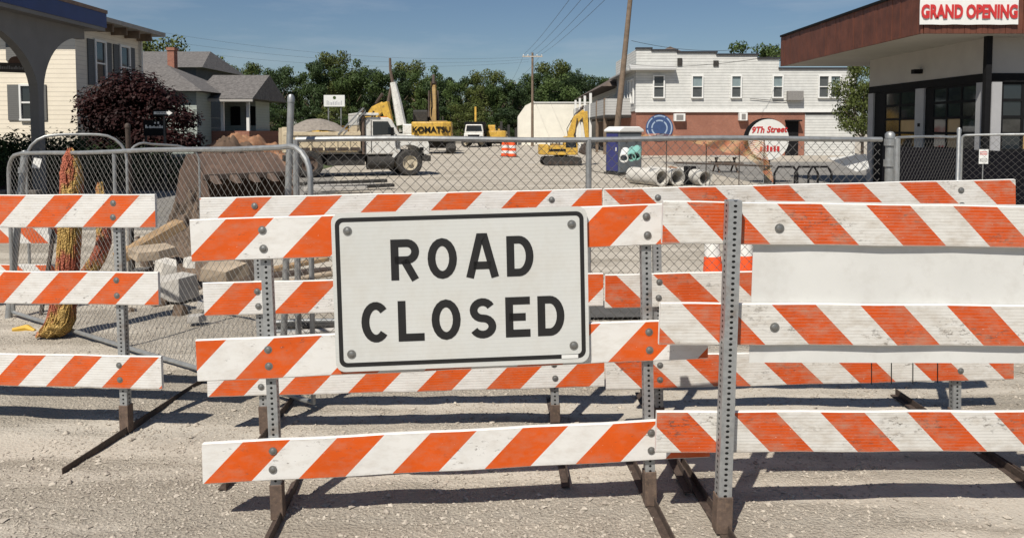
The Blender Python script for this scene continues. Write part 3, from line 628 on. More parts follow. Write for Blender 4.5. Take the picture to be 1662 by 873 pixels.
for k, (y0_, y1_, m) in enumerate(((266, 264, 'galv'), (270, 268.5, 'dark'), (273, 275, 'galv'), (277, 272, 'conc'), (280, 281, 'dark'))):
    log('thin pipe lying in the heap of grey and black pipes', at(308 + 5 * k, y0_, 7.0 - .06 * k), at(398, y1_, 7.15 - .06 * k), .022 + .006 * (k % 2), m, name='pipe_offcut', cat='pipe')
for k, (xa, ya, xb_, yb_) in enumerate(((352, 153, 452, 150), (360, 156, 440, 154.5), (375, 158.5, 460, 155.5), (356, 160, 430, 158.8))):
    pa, pb = gp(xa, ya), gp(xb_, yb_); pa.z = pb.z = .06 + .03 * k
    log('weathered grey board in the stack before the dump truck', pa, pb, .11, 'conc' if k % 2 else 'dark', flat=True, name='board', cat='board', group='grey boards before the dump truck')
# rusty excavator bucket lying behind the gate leaf
bp = at(276, 175, 12.5); t = thing('excavator_bucket', 'large rusty brown excavator bucket lying open side to the right', 'bucket', (bp.x, bp.y, 0), math.radians(-47)); t.scale = (.85, .9, .97)
prof = [(-.95, .0), (.35, .02), (.82, .30), (.92, .78), (.62, 1.20), (.10, 1.52), (-.22, 1.55), (-.60, 1.25), (-.95, .62)]
b = MB(); n = len(prof); s_ = 1.0
vs = []
for y in (-.75, .75): vs += [(x, y, z) for x, z in prof]
fs = [(i, i + 1, n + i + 1, n + i) for i in range(n - 1) if i not in (1, 2, 3)]; b.add(vs, fs)
inn = [(x * .93 + .0, z * .95 + .03) for x, z in prof]
b.prism(prof, -.78, -.75); b.prism(prof, .75, .78); b.build('shell', mat('rusty_bucket_steel', (.115, .072, .052), .85, .4, 2.5, dirt=(.05, .033, .026), dirt_amt=.6, bump=.5), t, bev=.015)
b = MB(); b.bar((.62, -.79, 1.2), (.62, .79, 1.2), .09, .09); b.build('lip', M['rustd'], t, bev=.01)
for k in range(5): 
    b = MB(); b.prism([(.58, 1.16), (.90, 1.10), (.60, 1.26)], -.7 + k * .34, -.58 + k * .34); b.build('tooth', M['rust'], t)
b = MB(); b.box(-.5, -.1, -.2, -.14, 1.3, 1.66); b.build('lug', M['rust'], t); b = MB(); b.box(-.5, -.1, .14, .2, 1.3, 1.66); b.build('lug', M['rust'], t)
# earth bank
def mound(label, x0, x1, d0, d1, h, m, seed, name='dirt_mound'):
    r = np.random.default_rng(seed); nx_, ny_ = 80, 40; X, Y = np.meshgrid(np.linspace(-1, 1, nx_), np.linspace(-1, 1, ny_))
    Z = h * np.clip(1 - X ** 2, 0, 1) ** .8 * np.clip(1 - Y ** 2, 0, 1) * (.85 + .5 * vnoise(X * 3 + 20, Y * 3 + 20, .9, seed) + .22 * vnoise(X * 3 + 20, Y * 3 + 20, .4, seed + 1) + .09 * vnoise(X * 3 + 20, Y * 3 + 20, .12, seed + 2)) - .03
    b = MB(); b.add(np.stack([X * (x1 - x0) / 2, Y * (d1 - d0) / 2, Z], -1).reshape(-1, 3).tolist(), [(j * nx_ + i, j * nx_ + i + 1, (j + 1) * nx_ + i + 1, (j + 1) * nx_ + i) for j in range(ny_ - 1) for i in range(nx_ - 1)])
    o = b.build(name, m, None, smooth=True); o.location = ((x0 + x1) / 2, (d0 + d1) / 2, 0); return tag(o, label, 'dirt mound')
MCLAY = mat('orange_brown_soil', (.26, .13, .07), .95, .3, 2, bump=.6, bscale=14, dirt=(.36, .26, .17), dirt_amt=.5)
mound('long orange brown soil bank in front of the wooded line', -14.5, -9.4, 32, 36, 1.75, MCLAY, 3)
mound('low dark soil bank in front of the grey house', -12.3, -8.8, 28, 30.5, 1.75, mat('dark_soil', (.10, .065, .045), .95, .3, 2, bump=.6, bscale=14), 9)
mound('dark earth heap spilling in front of the rusty bucket', at(186, 180, 11.6).x, at(258, 180, 11.6).x, 10.9, 12.6, 1.0, mat('dark_clumped_earth', (.13, .092, .066), .95, .45, 5, bump=1.0, bscale=22, bdist=.03, dirt=(.24, .19, .14), dirt_amt=.5), 21)
mound('broad low earth heap under the rubble slabs', at(150, 180, 9.6).x, at(300, 180, 9.6).x, 8.9, 10.6, .42, MATS['dark_clumped_earth'], 33)
mound('low brown heap beside the portable toilet', 4.3, 7.2, 27.5, 30, .55, MCLAY, 5)
# A-frame barricade far left
t = thing('folding_barricade', 'low folding barricade half hidden behind the striped boards', 'barricade', (at(0, 120, 8).x - .55, 8, 0))
zt = at(10, 185, 8).z; o = make_rail(t, 1.2, zt, .2, -1, .36, .2, SHEET[('rib', 0)]); 
make_rail(t, 1.2, zt - .42, .2, -1, .36, .6, SHEET[('rib', 0)])
for u in (.12, 1.08):
    for s in (-1, 1):
        b = MB(); b.bar((u, .02 + .28 * s, 0), (u, .03, zt), .03, .03); b.build('leg', M['rustd'], t)
# ================================================================== BUILDINGS
def quadbox(b, x0, x1, y0, y1, z0, z1, mi=0): b.box(x0, x1, y0, y1, z0, z1, mi)
def window_on(parent, x0, x1, z0, z1, y, axis='y', mframe=None, sash=True, deep=.08, shutters=None, pane=None, sgn=-1, upper_pane=None):
    """a framed window on a wall; axis 'y': wall faces -Y at y; axis 'x': wall faces +X at x=y"""
    def bx(b, a0, a1, c0, c1, h0, h1):
        if axis == 'y': b.box(a0, a1, y + sgn * c1, y + sgn * c0, h0, h1)
        else: b.box(y + c0, y + c1, a0, a1, h0, h1)
    f = .09 * (1 if x1 - x0 > .6 else .7); b = MB()
    bx(b, x0 - f, x1 + f, .0, deep, z1, z1 + f); bx(b, x0 - f, x1 + f, .0, deep + .03, z0 - f, z0); bx(b, x0 - f, x0, .002, deep, z0, z1); bx(b, x1, x1 + f, .002, deep, z0, z1)
    if sash: zm = (z0 + z1) / 2; bx(b, x0, x1, .003, deep * .8, zm - .03, zm + .03)
    o = b.build('window', mframe or M['signwhite'], parent)
    zm = (z0 + z1) / 2
    for q0, q1, mm in ((z0, zm - .031, pane or M['glass']), (zm + .031, z1, upper_pane or pane or M['glass'])): b = MB(); bx(b, x0, x1, .004, .02, q0, q1); b.build('pane', mm, o)
    if shutters:
        for a, c in ((x0 - f - .42, x0 - f - .02), (x1 + f + .02, x1 + f + .42)):
            b = MB(); bx(b, a, c, .003, .045, z0 - .05, z1 + .05); b.build('shutter', shutters, o)
    return o
MSID = boards('pale_vinyl_siding', (.60, .60, .575), .20, dark=.55, var=.18); MSIDG = boards('grey_and_shaded_siding', (.42, .42, .41), .20, dark=.5)
MBRICK = bricks('red_brick', (.30, .115, .07), (.24, .085, .055), (.33, .27, .22))
MROOF = mat('grey_shingle', (.12, .112, .108), .9, .5, 7, bump=.8, bscale=12, bdist=.03, dirt=(.22, .20, .19), dirt_amt=.6); MROOFB = mat('brown_shingle', (.11, .085, .07), .9, .3, 4, bump=.5, bscale=14)
mat('dim_screen_pane', (.075, .08, .08), .25, .2, 2, bump=0); mat('pale_upper_pane', (.20, .25, .26), .15, .15, 2, bump=0)  # pale upper panes: reflected sky and blinds put into the colour
BX0, BX1, BD = xat(745, 56), xat(1003, 56), 56.0
zb = lambda y: zat(700, y, 56)
t = thing('shop_building', 'long two-storey shop with pale siding above red brick', 'building', (BX0, BD, 0))
W_ = BX1 - BX0; X_ = lambda x: xat(x, 56) - BX0
zs = zb(91.5); ztop = zb(60)
b = MB(); b.box(0, W_, .06, 11, zs, ztop); steps = [(745, 763, 40.5), (763, 793, 42), (793, 839, 43.6), (839, 887, 45.6), (887, 912, 48.6), (912, 1003, 57)]
for x0, x1, y in steps: b.box(X_(x0), X_(x1), .06, 11, ztop, zb(y))
b.build('siding_wall', MSID, t)
b = MB()
for x0, x1, y in steps: b.box(X_(x0) - .05, X_(x1) + .05, -.04, .3, zb(y) + .003, zb(y) + .12)
b.build('parapet_cap', mat('dark_metal_cap', (.03, .03, .035), .5), t)
b = MB(); b.box(.05, X_(943.5), .12, 10.9, 0, zs); b.build('brick_wall', MBRICK, t)
b = MB(); b.box(X_(943.7), W_ - .03, .05, 10.9, 0, zs - .12); b.build('lower_siding_wall', MSID, t)
b = MB(); b.box(-.04, W_ + .04, -.03, .1, zs - .10, zs + .16); b.build('band_board', M['signwhite'], t, bev=.02)
b = MB(); b.box(X_(943.7), W_, -.02, .06, zs - .24, zs - .105); b.build('dark_flashing', M['black'], t)
for x0, x1 in ((766, 777), (811, 822), (857, 867), (905.5, 915.5), (959, 969.5), (972.5, 983)): window_on(t, X_(x0), X_(x1), zb(80), zb(63), .06, pane=MATS['dim_screen_pane'], upper_pane=MATS['pale_upper_pane'] if x0 not in (766, 959) else None, deep=.14)
b = MB(); b.prism([(0, 0), (.65, -.02), (.65, .10), (0, .42)], 0, X_(790) + .5, Matrix.Translation((-.5, .06, zb(58))) @ Matrix(((0, 1, 0, 0), (-1, 0, 0, 0), (0, 0, 1, 0), (0, 0, 0, 1)))); b.build('skirt_roof', MSIDG, t)
b = MB(); b.prism([(0, 0), (-.65, -.02), (-.65, .10), (0, .42)], 0, 10.5, Matrix.Translation((0, .06, zb(58)))); b.build('skirt_roof', MSIDG, t)
b = MB(); b.box(-.012, 0, .1, 10.9, zs, zb(57)); b.build('street_end_wall', MSIDG, t)  # shade on this end put into a greyer copy of the siding
for y0_ in (1.0, 2.6, 5.2, 6.8): window_on(t, y0_, y0_ + 1.0, zb(84) , zb(65), -.012, axis='x', deep=-.10)
for x0, x1, y0_, y1_ in ((793, 798.5, 48, 54), (835, 841, 50, 54.5)):
    b = MB(); b.box(X_(x0), X_(x1), -.03, .05, zb(y1_), zb(y0_)); o = b.build('attic_vent', M['dark'], t)
b = MB(); b.box(X_(921), X_(939), -.35, .05, zb(83), zb(75)); b.build('air_conditioner', mat('grey_louvre', (.22, .21, .2), .6, .3, 30), t, bev=.03)
for x0, x1, y0_, y1_ in ((789, 802, 93.8, 100), (865, 874.5, 93, 99.5)):
    b = MB(); b.box(X_(x0), X_(x1), -.32, .11, zb(y1_), zb(y0_)); o = b.build('air_conditioner', M['signwhite'], t, bev=.03)
    b = MB(); b.box(X_(x0) + .15, X_(x1) - .15, -.33, -.321, zb(y1_) + .08, zb(y0_) - .08); b.build('grille', mat('grey_louvre', (.22, .21, .2), .6), o)
b = MB(); b.box(X_(921), X_(936), .05, .11, 0, zb(100)); b.box(X_(920), X_(937), -.5, .1, zb(100), zb(98.8)); b.build('doorway', M['black'], t)
for x, z1_ in ((1000, zb(60)),): b = MB(); b.tube([(X_(x), -.02, .3), (X_(x), -.02, z1_)], .045, 6); b.build('downpipe', M['alum'], t)
b = MB(); b.tube([(X_(878), -.03, zs + .9), (X_(916), -.03, zs + .7), (X_(921), -.03, zs + .75)], .02, 5); b.build('conduit', M['dark'], t)
# blue oval mural
b = MB(); e = [(1.0 * math.cos(k * math.pi / 20), .98 * math.sin(k * math.pi / 20)) for k in range(40)]
MUR = Matrix.Translation((X_(773), .075, zb(105.5)))
mu = MB(); mu.prism(e, 0, .04, MUR); o = mu.build('oval_mural', mat('mural_blue', (.03, .065, .17), .6, .2, 4), t)
for ra, rb_, c in ((.93, .84, (.30, .38, .5)), (.60, .50, (.33, .40, .5))):
    b = MB(); 
    for k in range(0, 40):
        if k % 7 == 6: continue
        a0, a1 = k * math.pi / 20, (k + 1) * math.pi / 20
        b.add([MUR @ Vector((r_ * math.cos(a), -.006, r_ * math.sin(a))) for r_, a in ((ra, a0), (ra, a1), (rb_, a1), (rb_, a0))], [(0, 1, 2, 3)])
    b.build('mural_ring', mat('mural_pale_blue', c, .6), o)
# rear wing with balcony
t = thing('apartment_wing', 'rear wing with brown hipped roof and grey boarded balcony', 'building', (BX0, 67, 0))
zc_ = zat(715, 73, 70)
b = MB(); b.box(.3, 12, 0, 26, 2.9, zc_); b.build('wall', boards('white_siding_wing', (.66, .65, .62), .2), t)
b = MB(); b.add([(-1.3, -1, zc_), (-1.3, 27, zc_), (12.5, 27, zc_), (12.5, -1, zc_), (5.5, 4, zc_ + 3.9), (5.5, 22, zc_ + 3.9)], [(0, 4, 5, 1), (0, 3, 4), (3, 2, 5, 4), (1, 5, 2), (0, 1, 2, 3)]); b.build('roof', MROOFB, t)
b = MB(); b.box(-1.9, -1.8, -8.5, 22, 3.0, 4.25); b.box(-1.79, .3, -8.5, -8.4, 3.0, 4.25); b.build('balcony_parapet', MSIDG, t)
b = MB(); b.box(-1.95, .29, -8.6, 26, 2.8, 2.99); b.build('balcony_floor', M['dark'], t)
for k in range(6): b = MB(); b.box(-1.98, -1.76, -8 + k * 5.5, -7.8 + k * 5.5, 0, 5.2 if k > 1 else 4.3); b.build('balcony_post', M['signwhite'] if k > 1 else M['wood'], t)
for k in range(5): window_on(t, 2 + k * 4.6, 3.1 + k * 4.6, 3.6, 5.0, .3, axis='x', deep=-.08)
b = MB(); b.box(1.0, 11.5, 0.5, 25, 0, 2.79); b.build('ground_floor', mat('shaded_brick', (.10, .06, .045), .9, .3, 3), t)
# low white building and dark shed
p = (xat(607, 95), 95, 0); wz = zat(640, 85, 95)
t = thing('white_warehouse', 'low white warehouse beyond the utility pole', 'building', p)
b = MB(); w = xat(676, 95) - p[0]; b.box(2.0, w + 4, 0, 14, 0, wz); b.prism([(0, 0), (2.0, 0), (2.0, wz + .25), (.9, wz - .3), (0, wz - 1.6)], .1, 13); b.build('wall', mat('cream_stucco', (.74, .71, .62), .7, .08, 1), t)
b = MB(); b.box(1.9, w + 4.2, -.1, 14.1, wz + .003, wz + .15); b.build('roof_edge', M['alum'], t)
for k in range(3): b = MB(); b.box(-2.2 + k * .9, -1.9 + k * .9, -1.0, -.7, 0, 2.9 - .4 * k); b.build('porch_post', M['dark'], t)
# ------------------------------------------------------ restaurant with canopy
CX, CY0, CY1 = 9.82, 18.6, 28.2; zf0, zf1 = 4.2, 5.27
t = thing('restaurant', 'corner restaurant with a rust brown board canopy and black glazed doors', 'building', (CX, CY0, 0))
b = MB(); b.box(0.06, 16, .06, CY1 - CY0, zf0 + .05, zf1 - .06); b.build('canopy_core', M['dark'], t)
MBOARD = mat('rust_brown_board', (.125, .040, .022), .6, .35, 1.6, dirt=(.055, .02, .012), dirt_amt=.5, bump=.3)
b = MB(); r_ = random.Random(3)
y = 0
while y < CY1 - CY0: 
    dd = r_.uniform(0, .012); b.box(-.0 - dd, .055, y + .004, y + .135, zf0 - .01, zf1 - .03); y += .14
x = .07
while x < 16: 
    dd = r_.uniform(0, .012); b.box(x + .004, x + .135, -dd, .055, zf0 - .01, zf1 - .03); x += .14
b.build('fascia_boards', MBOARD, t, kind='stuff')
b = MB(); b.box(-.06, 16, -.06, .1, zf1 - .028, zf1 + .04); b.box(-.06, .1, .102, CY1 - CY0, zf1 - .028, zf1 + .04); b.build('roof_trim', M['black'], t)
b = MB(); b.box(.062, 16, .062, CY1 - CY0, zf0 - .008, zf0 + .045); b.build('soffit', mat('soffit_paint', (.42, .40, .36), .8, .08, 1), t)
WX, WY0, WY1 = 11.9 - CX, 19.37 - CY0, 25.68 - CY0; zh = 3.30
MSTUC = mat('warm_white_stucco', (.38, .36, .335), .85, .08, 1.5, bump=.3); MPIL = mat('grey_pilaster', (.36, .36, .37), .8, .1, 2, bump=.2)
b = MB(); b.box(WX, WX + .15, WY0, WY1, zh, zf0 - .01); b.box(WX + .152, 14, WY0, WY0 + .15, zh, zf0 - .01); b.build('upper_wall', MSTUC, t)
b = MB(); b.box(WX - .02, WX + .13, WY0 - .02, WY1, zh - .22, zh - .003); b.box(WX + .132, 14, WY0 - .02, WY0 + .13, zh - .22, zh - .003); b.build('header_beam', M['black'], t)
dy = lambda x: 11.9 * 900 / (x - 600) - CY0
for xa, xb_ in ((1017, 1023), (1072, 1082), (1143, 1153)): b = MB(); b.box(WX - .03, WX + .14, dy(xb_), dy(xa), 0, zh - .222); b.build('pilaster', MPIL, t)
fx = lambda x: (x - 600) / 900 * 19.37 - CX
for xa, xb_ in ((1159.5, 1171), (1225, 1236)): b = MB(); b.box(fx(xa), fx(xb_), WY0 - .03, WY0 + .14, 0, zh - .222); b.build('pilaster', MPIL, t)
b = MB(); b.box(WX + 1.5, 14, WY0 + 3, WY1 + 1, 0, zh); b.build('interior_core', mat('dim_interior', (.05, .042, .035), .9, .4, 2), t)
MPANE = [glass('door_glass'), mat('tan_pane', (.36, .24, .10), .3, .1, 2), mat('grey_reflecting_pane', (.045, .044, .042), .08, .6, 2.2, bump=0)]  # tan colour holds the mirrored building opposite as well as blinds
def garage_door(u0, u1, axis, rows, cols, seed):
    r = random.Random(seed); o = None; z0_, z1_ = .1, zh - .25; fw = .07
    def bx(b, a0, a1, c0, c1, h0, h1):
        if axis == 'x': b.box(WX + c0, WX + c1, a0, a1, h0, h1)
        else: b.box(a0, a1, WY0 + c0, WY0 + c1, h0, h1)
    b = MB(); hs = np.linspace(z0_, z1_, rows + 1); us = np.linspace(u0, u1, cols + 1)
    for i, h in enumerate(hs): bx(b, u0, u1, .02, .075, h - fw / 2, h + fw / 2)
    for j, u in enumerate(us):
        for i in range(rows): bx(b, u - fw / 2, u + fw / 2, .021, .074, hs[i] + fw / 2, hs[i + 1] - fw / 2)
    o = b.build('glazed_door', M['black'], t)
    for i in range(rows):
        for j in range(cols):
            b = MB(); bx(b, us[j] + fw / 2, us[j + 1] - fw / 2, .04, .05, hs[i] + fw / 2, hs[i + 1] - fw / 2)
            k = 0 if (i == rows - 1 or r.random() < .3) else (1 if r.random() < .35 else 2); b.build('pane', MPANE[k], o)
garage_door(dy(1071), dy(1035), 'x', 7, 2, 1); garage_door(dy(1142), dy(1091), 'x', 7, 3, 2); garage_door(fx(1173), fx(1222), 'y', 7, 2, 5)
b = MB(); b.box(WX + .02, WX + .06, dy(1035), dy(1023.2), 0, zh - .23); b.box(WX + .02, WX + .06, dy(1091), dy(1082.2), 0, zh - .23); b.build('dark_panel', M['black'], t)
b = MB(); b.box(11.72 - CX, 11.86 - CX, 19.08 - CY0, 19.22 - CY0, 0, zf0 - .012); b.build('canopy_post', M['black'], t)
b = MB(); b.box(WX - .25, WX, dy(1077) - .09, dy(1077) + .09, zat(1077, 60.5, 22.3), zat(1077, 57, 22.3)); b.build('wall_lamp', M['black'], t)
b = MB(); q = dy(1077); z9 = zat(1077, 103, 22.3); b.box(WX - .036, WX - .031, q - .07, q + .07, z9 - .05, z9 + .05); b.build('number_plate', M['black'], t)
# banner
bx0, bx1 = at(1077.5, 10, CY0 - .05).x, at(1193, 10, CY0 - .05).x; bz0 = zat(1130, 20.5, CY0 - .05)
t2 = thing('banner', 'white banner reading GRAND OPENING in red letters on the canopy', 'banner', (bx0, CY0 - .05, bz0))
bw = bx1 - bx0; b = MB(); nseg = 24
vs = [(bw * i / nseg, .012 * math.sin(i * 1.3 + k * 2) - .02, z + .004 * math.sin(i * .9) * (k == 0)) for k, z in enumerate((0, .42, .95)) for i in range(nseg + 1)]
b.add(vs, [(k * (nseg + 1) + i, k * (nseg + 1) + i + 1, (k + 1) * (nseg + 1) + i + 1, (k + 1) * (nseg + 1) + i) for k in range(2) for i in range(nseg)]); b.build('cloth', M['signwhite'], t2, smooth=True)
text('GRAND OPENING', .43, 'lettering', M['red'], t2, Matrix.Translation((bw / 2, -.04, .29)) @ FACE, .004, bold=.02, xs=.655)
# black patio screen in front of the restaurant
t = thing('patio_wall', 'low black panelled wall round the restaurant patio', 'wall', (10.7, 15.2, 0))
for k in range(4): b = MB(); b.box(-.05, .02, k * 1.72 + .01, k * 1.72 + 1.71, .02, 1.42); b.build('panel', mat('navy_black_panel', (.010, .010, .014), .95, .2, 3), t)
for k in range(6): b = MB(); b.box(.03 + k * 1.72, .03 + k * 1.72 + 1.70, -.05, .02, .02, 1.42); b.build('panel', mat('navy_black_panel', (.010, .010, .014), .95, .2, 3), t)
MATS['navy_black_panel'].node_tree.nodes['Principled BSDF'].inputs['Specular IOR Level'].default_value = .1
# ------------------------------------------------------ cream house, left
HX = -15.25; t = thing('cream_house', 'two-storey cream clapboard house with dark shutters and bracketed eaves', 'house', (HX, 27, 0))
MCRM = boards('cream_clapboard', (.74, .67, .55), .16, dark=.22); MSHUT = boards('grey_shutter', (.10, .10, .095), .07, dark=.5)
b = MB(); b.box(-12, 0, 0, 4.75, .0, 5.75); b.build('wall', MCRM, t)
b = MB(); ez = 5.75; b.add([(-12.7, -.75, ez), (.75, -.75, ez), (.75, 5.4, ez), (-12.7, 5.4, ez), (-12.7, -.75, ez + .16), (.75, -.75, ez + .16), (.75, 5.4, ez + .16), (-12.7, 5.4, ez + .16), (-9, 2.3, ez + 1.2), (-3, 2.3, ez + 1.2)],
  [(3, 2, 1, 0), (0, 1, 5, 4), (1, 2, 6, 5), (2, 3, 7, 6), (3, 0, 4, 7), (4, 5, 9, 8), (5, 6, 9), (6, 7, 8, 9), (7, 4, 8)]); b.build('roof', mat('grey_eave', (.30, .29, .27), .8), t)
for k in range(5): b = MB(); b.box(.02, .6, .4 + k * 1.0, .5 + k * 1.0, ez - .28, ez - .004); b.build('bracket', M['wood'], t)
hz = lambda y: zat(50, y, 27)
hx = lambda x: xat(x, 27) - HX
window_on(t, hx(27), hx(40), hz(98), hz(71), 0, shutters=MSHUT); window_on(t, hx(27), hx(40), hz(49), hz(24), 0, shutters=MSHUT)
for u in (1.25, 3.05): window_on(t, u, u + .62, 3.55, 5.1, 0, axis='x', shutters=MSHUT)
for u in (1.25, 3.05): window_on(t, u, u + .62, .9, 2.45, 0, axis='x', shutters=MSHUT)
b = MB(); b.tube([(.08, 4.65, 0), (.08, 4.65, ez)], .05, 6); b.build('downpipe', M['alum'], t)
# ------------------------------------------------------ arcade canopy with blue fascia
t = thing('arched_canopy', 'grey arched canopy with a deep blue fascia and brown roof', 'canopy', (-11.85, 19.4, 0))
MARC = mat('grey_stucco', (.17, .165, .16), .9, .12, 1.5, bump=.3)
# arch wall runs along Y; local polygon (y, z)
zs0, zt_ = 2.9, 4.66
def arch_half(sgn, span, rise0=2.75):
    pts = []
    for k in range(13):
        a = k / 12 * math.pi / 2; pts.append((sgn * (.11 + span * (1 - math.cos(a))), rise0 + (zt_ - .28 - rise0) * math.sin(a)))
    return pts
R_ = arch_half(1, 1.75); L_ = arch_half(-1, 2.6)
poly = [(.11, 0)] + R_ + [(2.05, zt_ - .28), (2.05, zt_), (-5.6, zt_), (-5.6, zt_ - .28)] + [(-2 * 2.8 - y, z) for y, z in L_[::1]][1:1] + L_[::-1] + [(-.11, 0)]
TY = Matrix(((0, 1, 0, 0), (1, 0, 0, 0), (0, 0, 1, 0), (0, 0, 0, 1)))
b = MB(); b.prism(poly, -.22, 0, TY); b.build('arch_wall', MARC, t)
b = MB(); b.box(-.36, .06, -5.6, -5.2, 0, 2.76); b.build('pillar', MARC, t)
b = MB(); b.box(-9, .32, -9, 2.55, zt_ + .002, zt_ + .10); b.build('soffit', MARC, t)
b = MB(); b.box(.20, .34, -9, 2.6, zt_ + .103, zt_ + .50); b.box(-9, .198, 2.46, 2.6, zt_ + .103, zt_ + .5); b.build('fascia', mat('royal_blue_paint', (.012, .03, .13), .5, .15, 2), t)
b = MB(); b.box(-9.02, .36, -9, 2.63, zt_ + .503, zt_ + .60); b.build('roof_edge', mat('brown_roof_edge', (.19, .13, .10), .8), t)
t = thing('hanging_sign', 'brown hanging sign with an arched top between the canopy pillars', 'sign', (xat(21, 19.6), 19.6, zat(21, 56, 19.6)))
b = MB(); hw = 20.5 * 19.6 / 900; TT = Matrix.Rotation(math.radians(2), 4, 'Y'); b.box(-hw, hw, -.03, .03, -.12, .12, 0, TT); b.build('board', mat('dark_brown_sign', (.03, .024, .024), .6, .2, 6), t, bev=.01)
b = MB(); b.prism([(.2 * math.cos(k * math.pi / 10) + .02, .122 + .17 * math.sin(k * math.pi / 10)) for k in range(11)], -.025, .025, TT); b.build('arched_top', mat('brown_sign_top', (.09, .045, .03), .6), t)
b = MB(); rr = random.Random(5); x = -.38
while x < .3: w = rr.uniform(.018, .035); b.box(x, x + w, -.034, -.031, -.04, rr.choice((.02, .045)), 0, TT); x += w + .016
b.build('lettering', mat('faded_lettering', (.2, .2, .22), .6), t)
# ------------------------------------------------------ grey house and its neighbour
t = thing('grey_house', 'grey-green single-storey house with hip roof, brick chimney and front porch', 'house', (-16.2, 36, 0))
gx = lambda x, d: xat(x, d) + 16.2
def hip(b, x0, x1, y0, y1, z, h, ov=.5, ridge=None):
    x0 -= ov; x1 += ov; y0 -= ov; y1 += ov; w, l = x1 - x0, y1 - y0; m = min(w, l) / 2 * .98
    if w > l: rA, rB = (x0 + m, (y0 + y1) / 2), (x1 - m, (y0 + y1) / 2)
    else: rA, rB = ((x0 + x1) / 2, y0 + m), ((x0 + x1) / 2, y1 - m)
    vs = [(x0, y0, z), (x1, y0, z), (x1, y1, z), (x0, y1, z), (*rA, z + h), (*rB, z + h)]
    b.add(vs, [(0, 1, 5, 4), (1, 2, 5), (2, 3, 4, 5), (3, 0, 4), (3, 2, 1, 0)] if w > l else [(0, 1, 4), (1, 2, 5, 4), (2, 3, 5), (3, 0, 4, 5), (3, 2, 1, 0)])
MGRN = boards('grey_green_clapboard', (.33, .37, .34), .14, dark=.25)
OX, OY = -16.2, 36.0
ze = zat(240, 76, 36.5); mr = xat(231, 36) - OX
b = MB(); b.box(-7, mr, 0, 1.7, 0, ze); b.build('wall', MGRN, t)
b = MB(); hip(b, -7, mr, 0, 5.2, ze + .01, zat(210, 54, 39) - ze, .45); b.build('roof', MROOF, t)
cxx = xat(204, 39) - OX; zc9 = zat(204, 42, 39)
b = MB(); b.box(cxx - .17, cxx + .17, 2.8, 3.2, ze, zc9); b.box(cxx - .21, cxx + .21, 2.76, 3.24, zc9 + .003, zc9 + .15); b.build('chimney', MBRICK, t)
px0, px1 = xat(240, 37.7) - OX, xat(292, 37.8) - OX; pz = zat(262, 81.5, 37.6); pb = zat(260, 108, 37.8); rz_ = zat(270, 62, 40.2)
b = MB(); b.box(px0, px1, 1.8, 6.6, 0, pb); b.build('porch_base', MBRICK, t)
b = MB(); b.box(px0 - .2, px1 - .5, 4.3, 6.6, pb + .003, pz - .003); b.build('porch_wall', MGRN, t)
b = MB(); b.add([(px0 - .5, 1.3, pz), (px1 + .35, 1.3, pz), (px1 + .35, 7.1, pz), (px0 - .5, 7.1, pz), (px0 - .5, 4.2, rz_), (px1 + .3, 4.2, rz_)], [(0, 1, 5, 4), (2, 3, 4, 5), (1, 2, 5), (0, 4, 3), (3, 2, 1, 0)]); b.build('porch_roof', MROOF, t)
b = MB(); b.box(px0 - .5, px1 + .35, 1.32, 1.42, pz - .14, pz - .003); b.build('porch_fascia', MSTUC, t)
for xx in (px0 + .08, xat(261, 37.9) - OX, px1 - .08): b = MB(); b.box(xx - .07, xx + .07, 1.86, 2.0, pb + .003, pz - .143); b.build('porch_post', M['signwhite'], t)
for z9 in (.12, .62): b = MB(); b.box(px0 + .16, xat(261, 37.9) - OX - .08, 1.9, 1.95, pb + z9, pb + z9 + .05); b.build('porch_rail', MSTUC, t)
for u in (.35, 1.15): b = MB(); b.box(px0 + u, px0 + u + .5, 4.24, 4.29, pb + .3, pz - .3); b.build('window', M['black'], t)
t = thing('gabled_house', 'slate roofed house behind the grey one, dark gable', 'house', (xat(170, 50), 50, 0))
b = MB(); zq = zat(190, 56, 50); b.box(-2, 3.4, 0, 7, 0, zq); b.build('wall', mat('dark_slate_wall', (.06, .065, .08), .8), t)
b = MB(); b.add([(-2.5, -.5, zq), (4.0, -.5, zq), (4.0, 7.5, zq), (-2.5, 7.5, zq), (-2.5, 3.5, zq + 1.4), (3.0, 3.5, zq + 1.4)], [(0, 1, 5, 4), (2, 3, 4, 5), (1, 2, 5), (0, 4, 3), (3, 2, 1, 0)]); b.build('roof', MROOF, t)
# ================================================================== TREES AND HEDGES
def leaf_mesh(name, lobes, n, s, seed, flat=.0):
    r = np.random.default_rng(seed); w = np.array([l[3] * l[4] * l[5] for l in lobes]); w = w / w.sum(); id_ = r.choice(len(lobes), n, p=w); Lb = np.array(lobes)[id_]
    d = r.normal(size=(n, 3)); d /= np.linalg.norm(d, axis=1)[:, None]; rad = r.random(n) ** .33 * (.75 + .35 * r.random(n))
    P = Lb[:, :3] + d * Lb[:, 3:6] * rad[:, None]
    nv = d * np.array([1, 1, 1.3]) + r.normal(0, .55, (n, 3)) + np.array([0, 0, flat]); nv /= np.linalg.norm(nv, axis=1)[:, None]
    t1 = np.cross(nv, r.normal(size=(n, 3))); t1 /= np.linalg.norm(t1, axis=1)[:, None]; t2 = np.cross(nv, t1); sz = s * r.uniform(.55, 1.35, n)[:, None]
    V = np.stack([P - t1 * sz, P + t2 * sz * .55, P + t1 * sz, P - t2 * sz * .55], 1).reshape(-1, 3)
    me = bpy.data.meshes.new(name); me.from_pydata(V.tolist(), [], (np.arange(n * 4).reshape(n, 4)).tolist()); return me
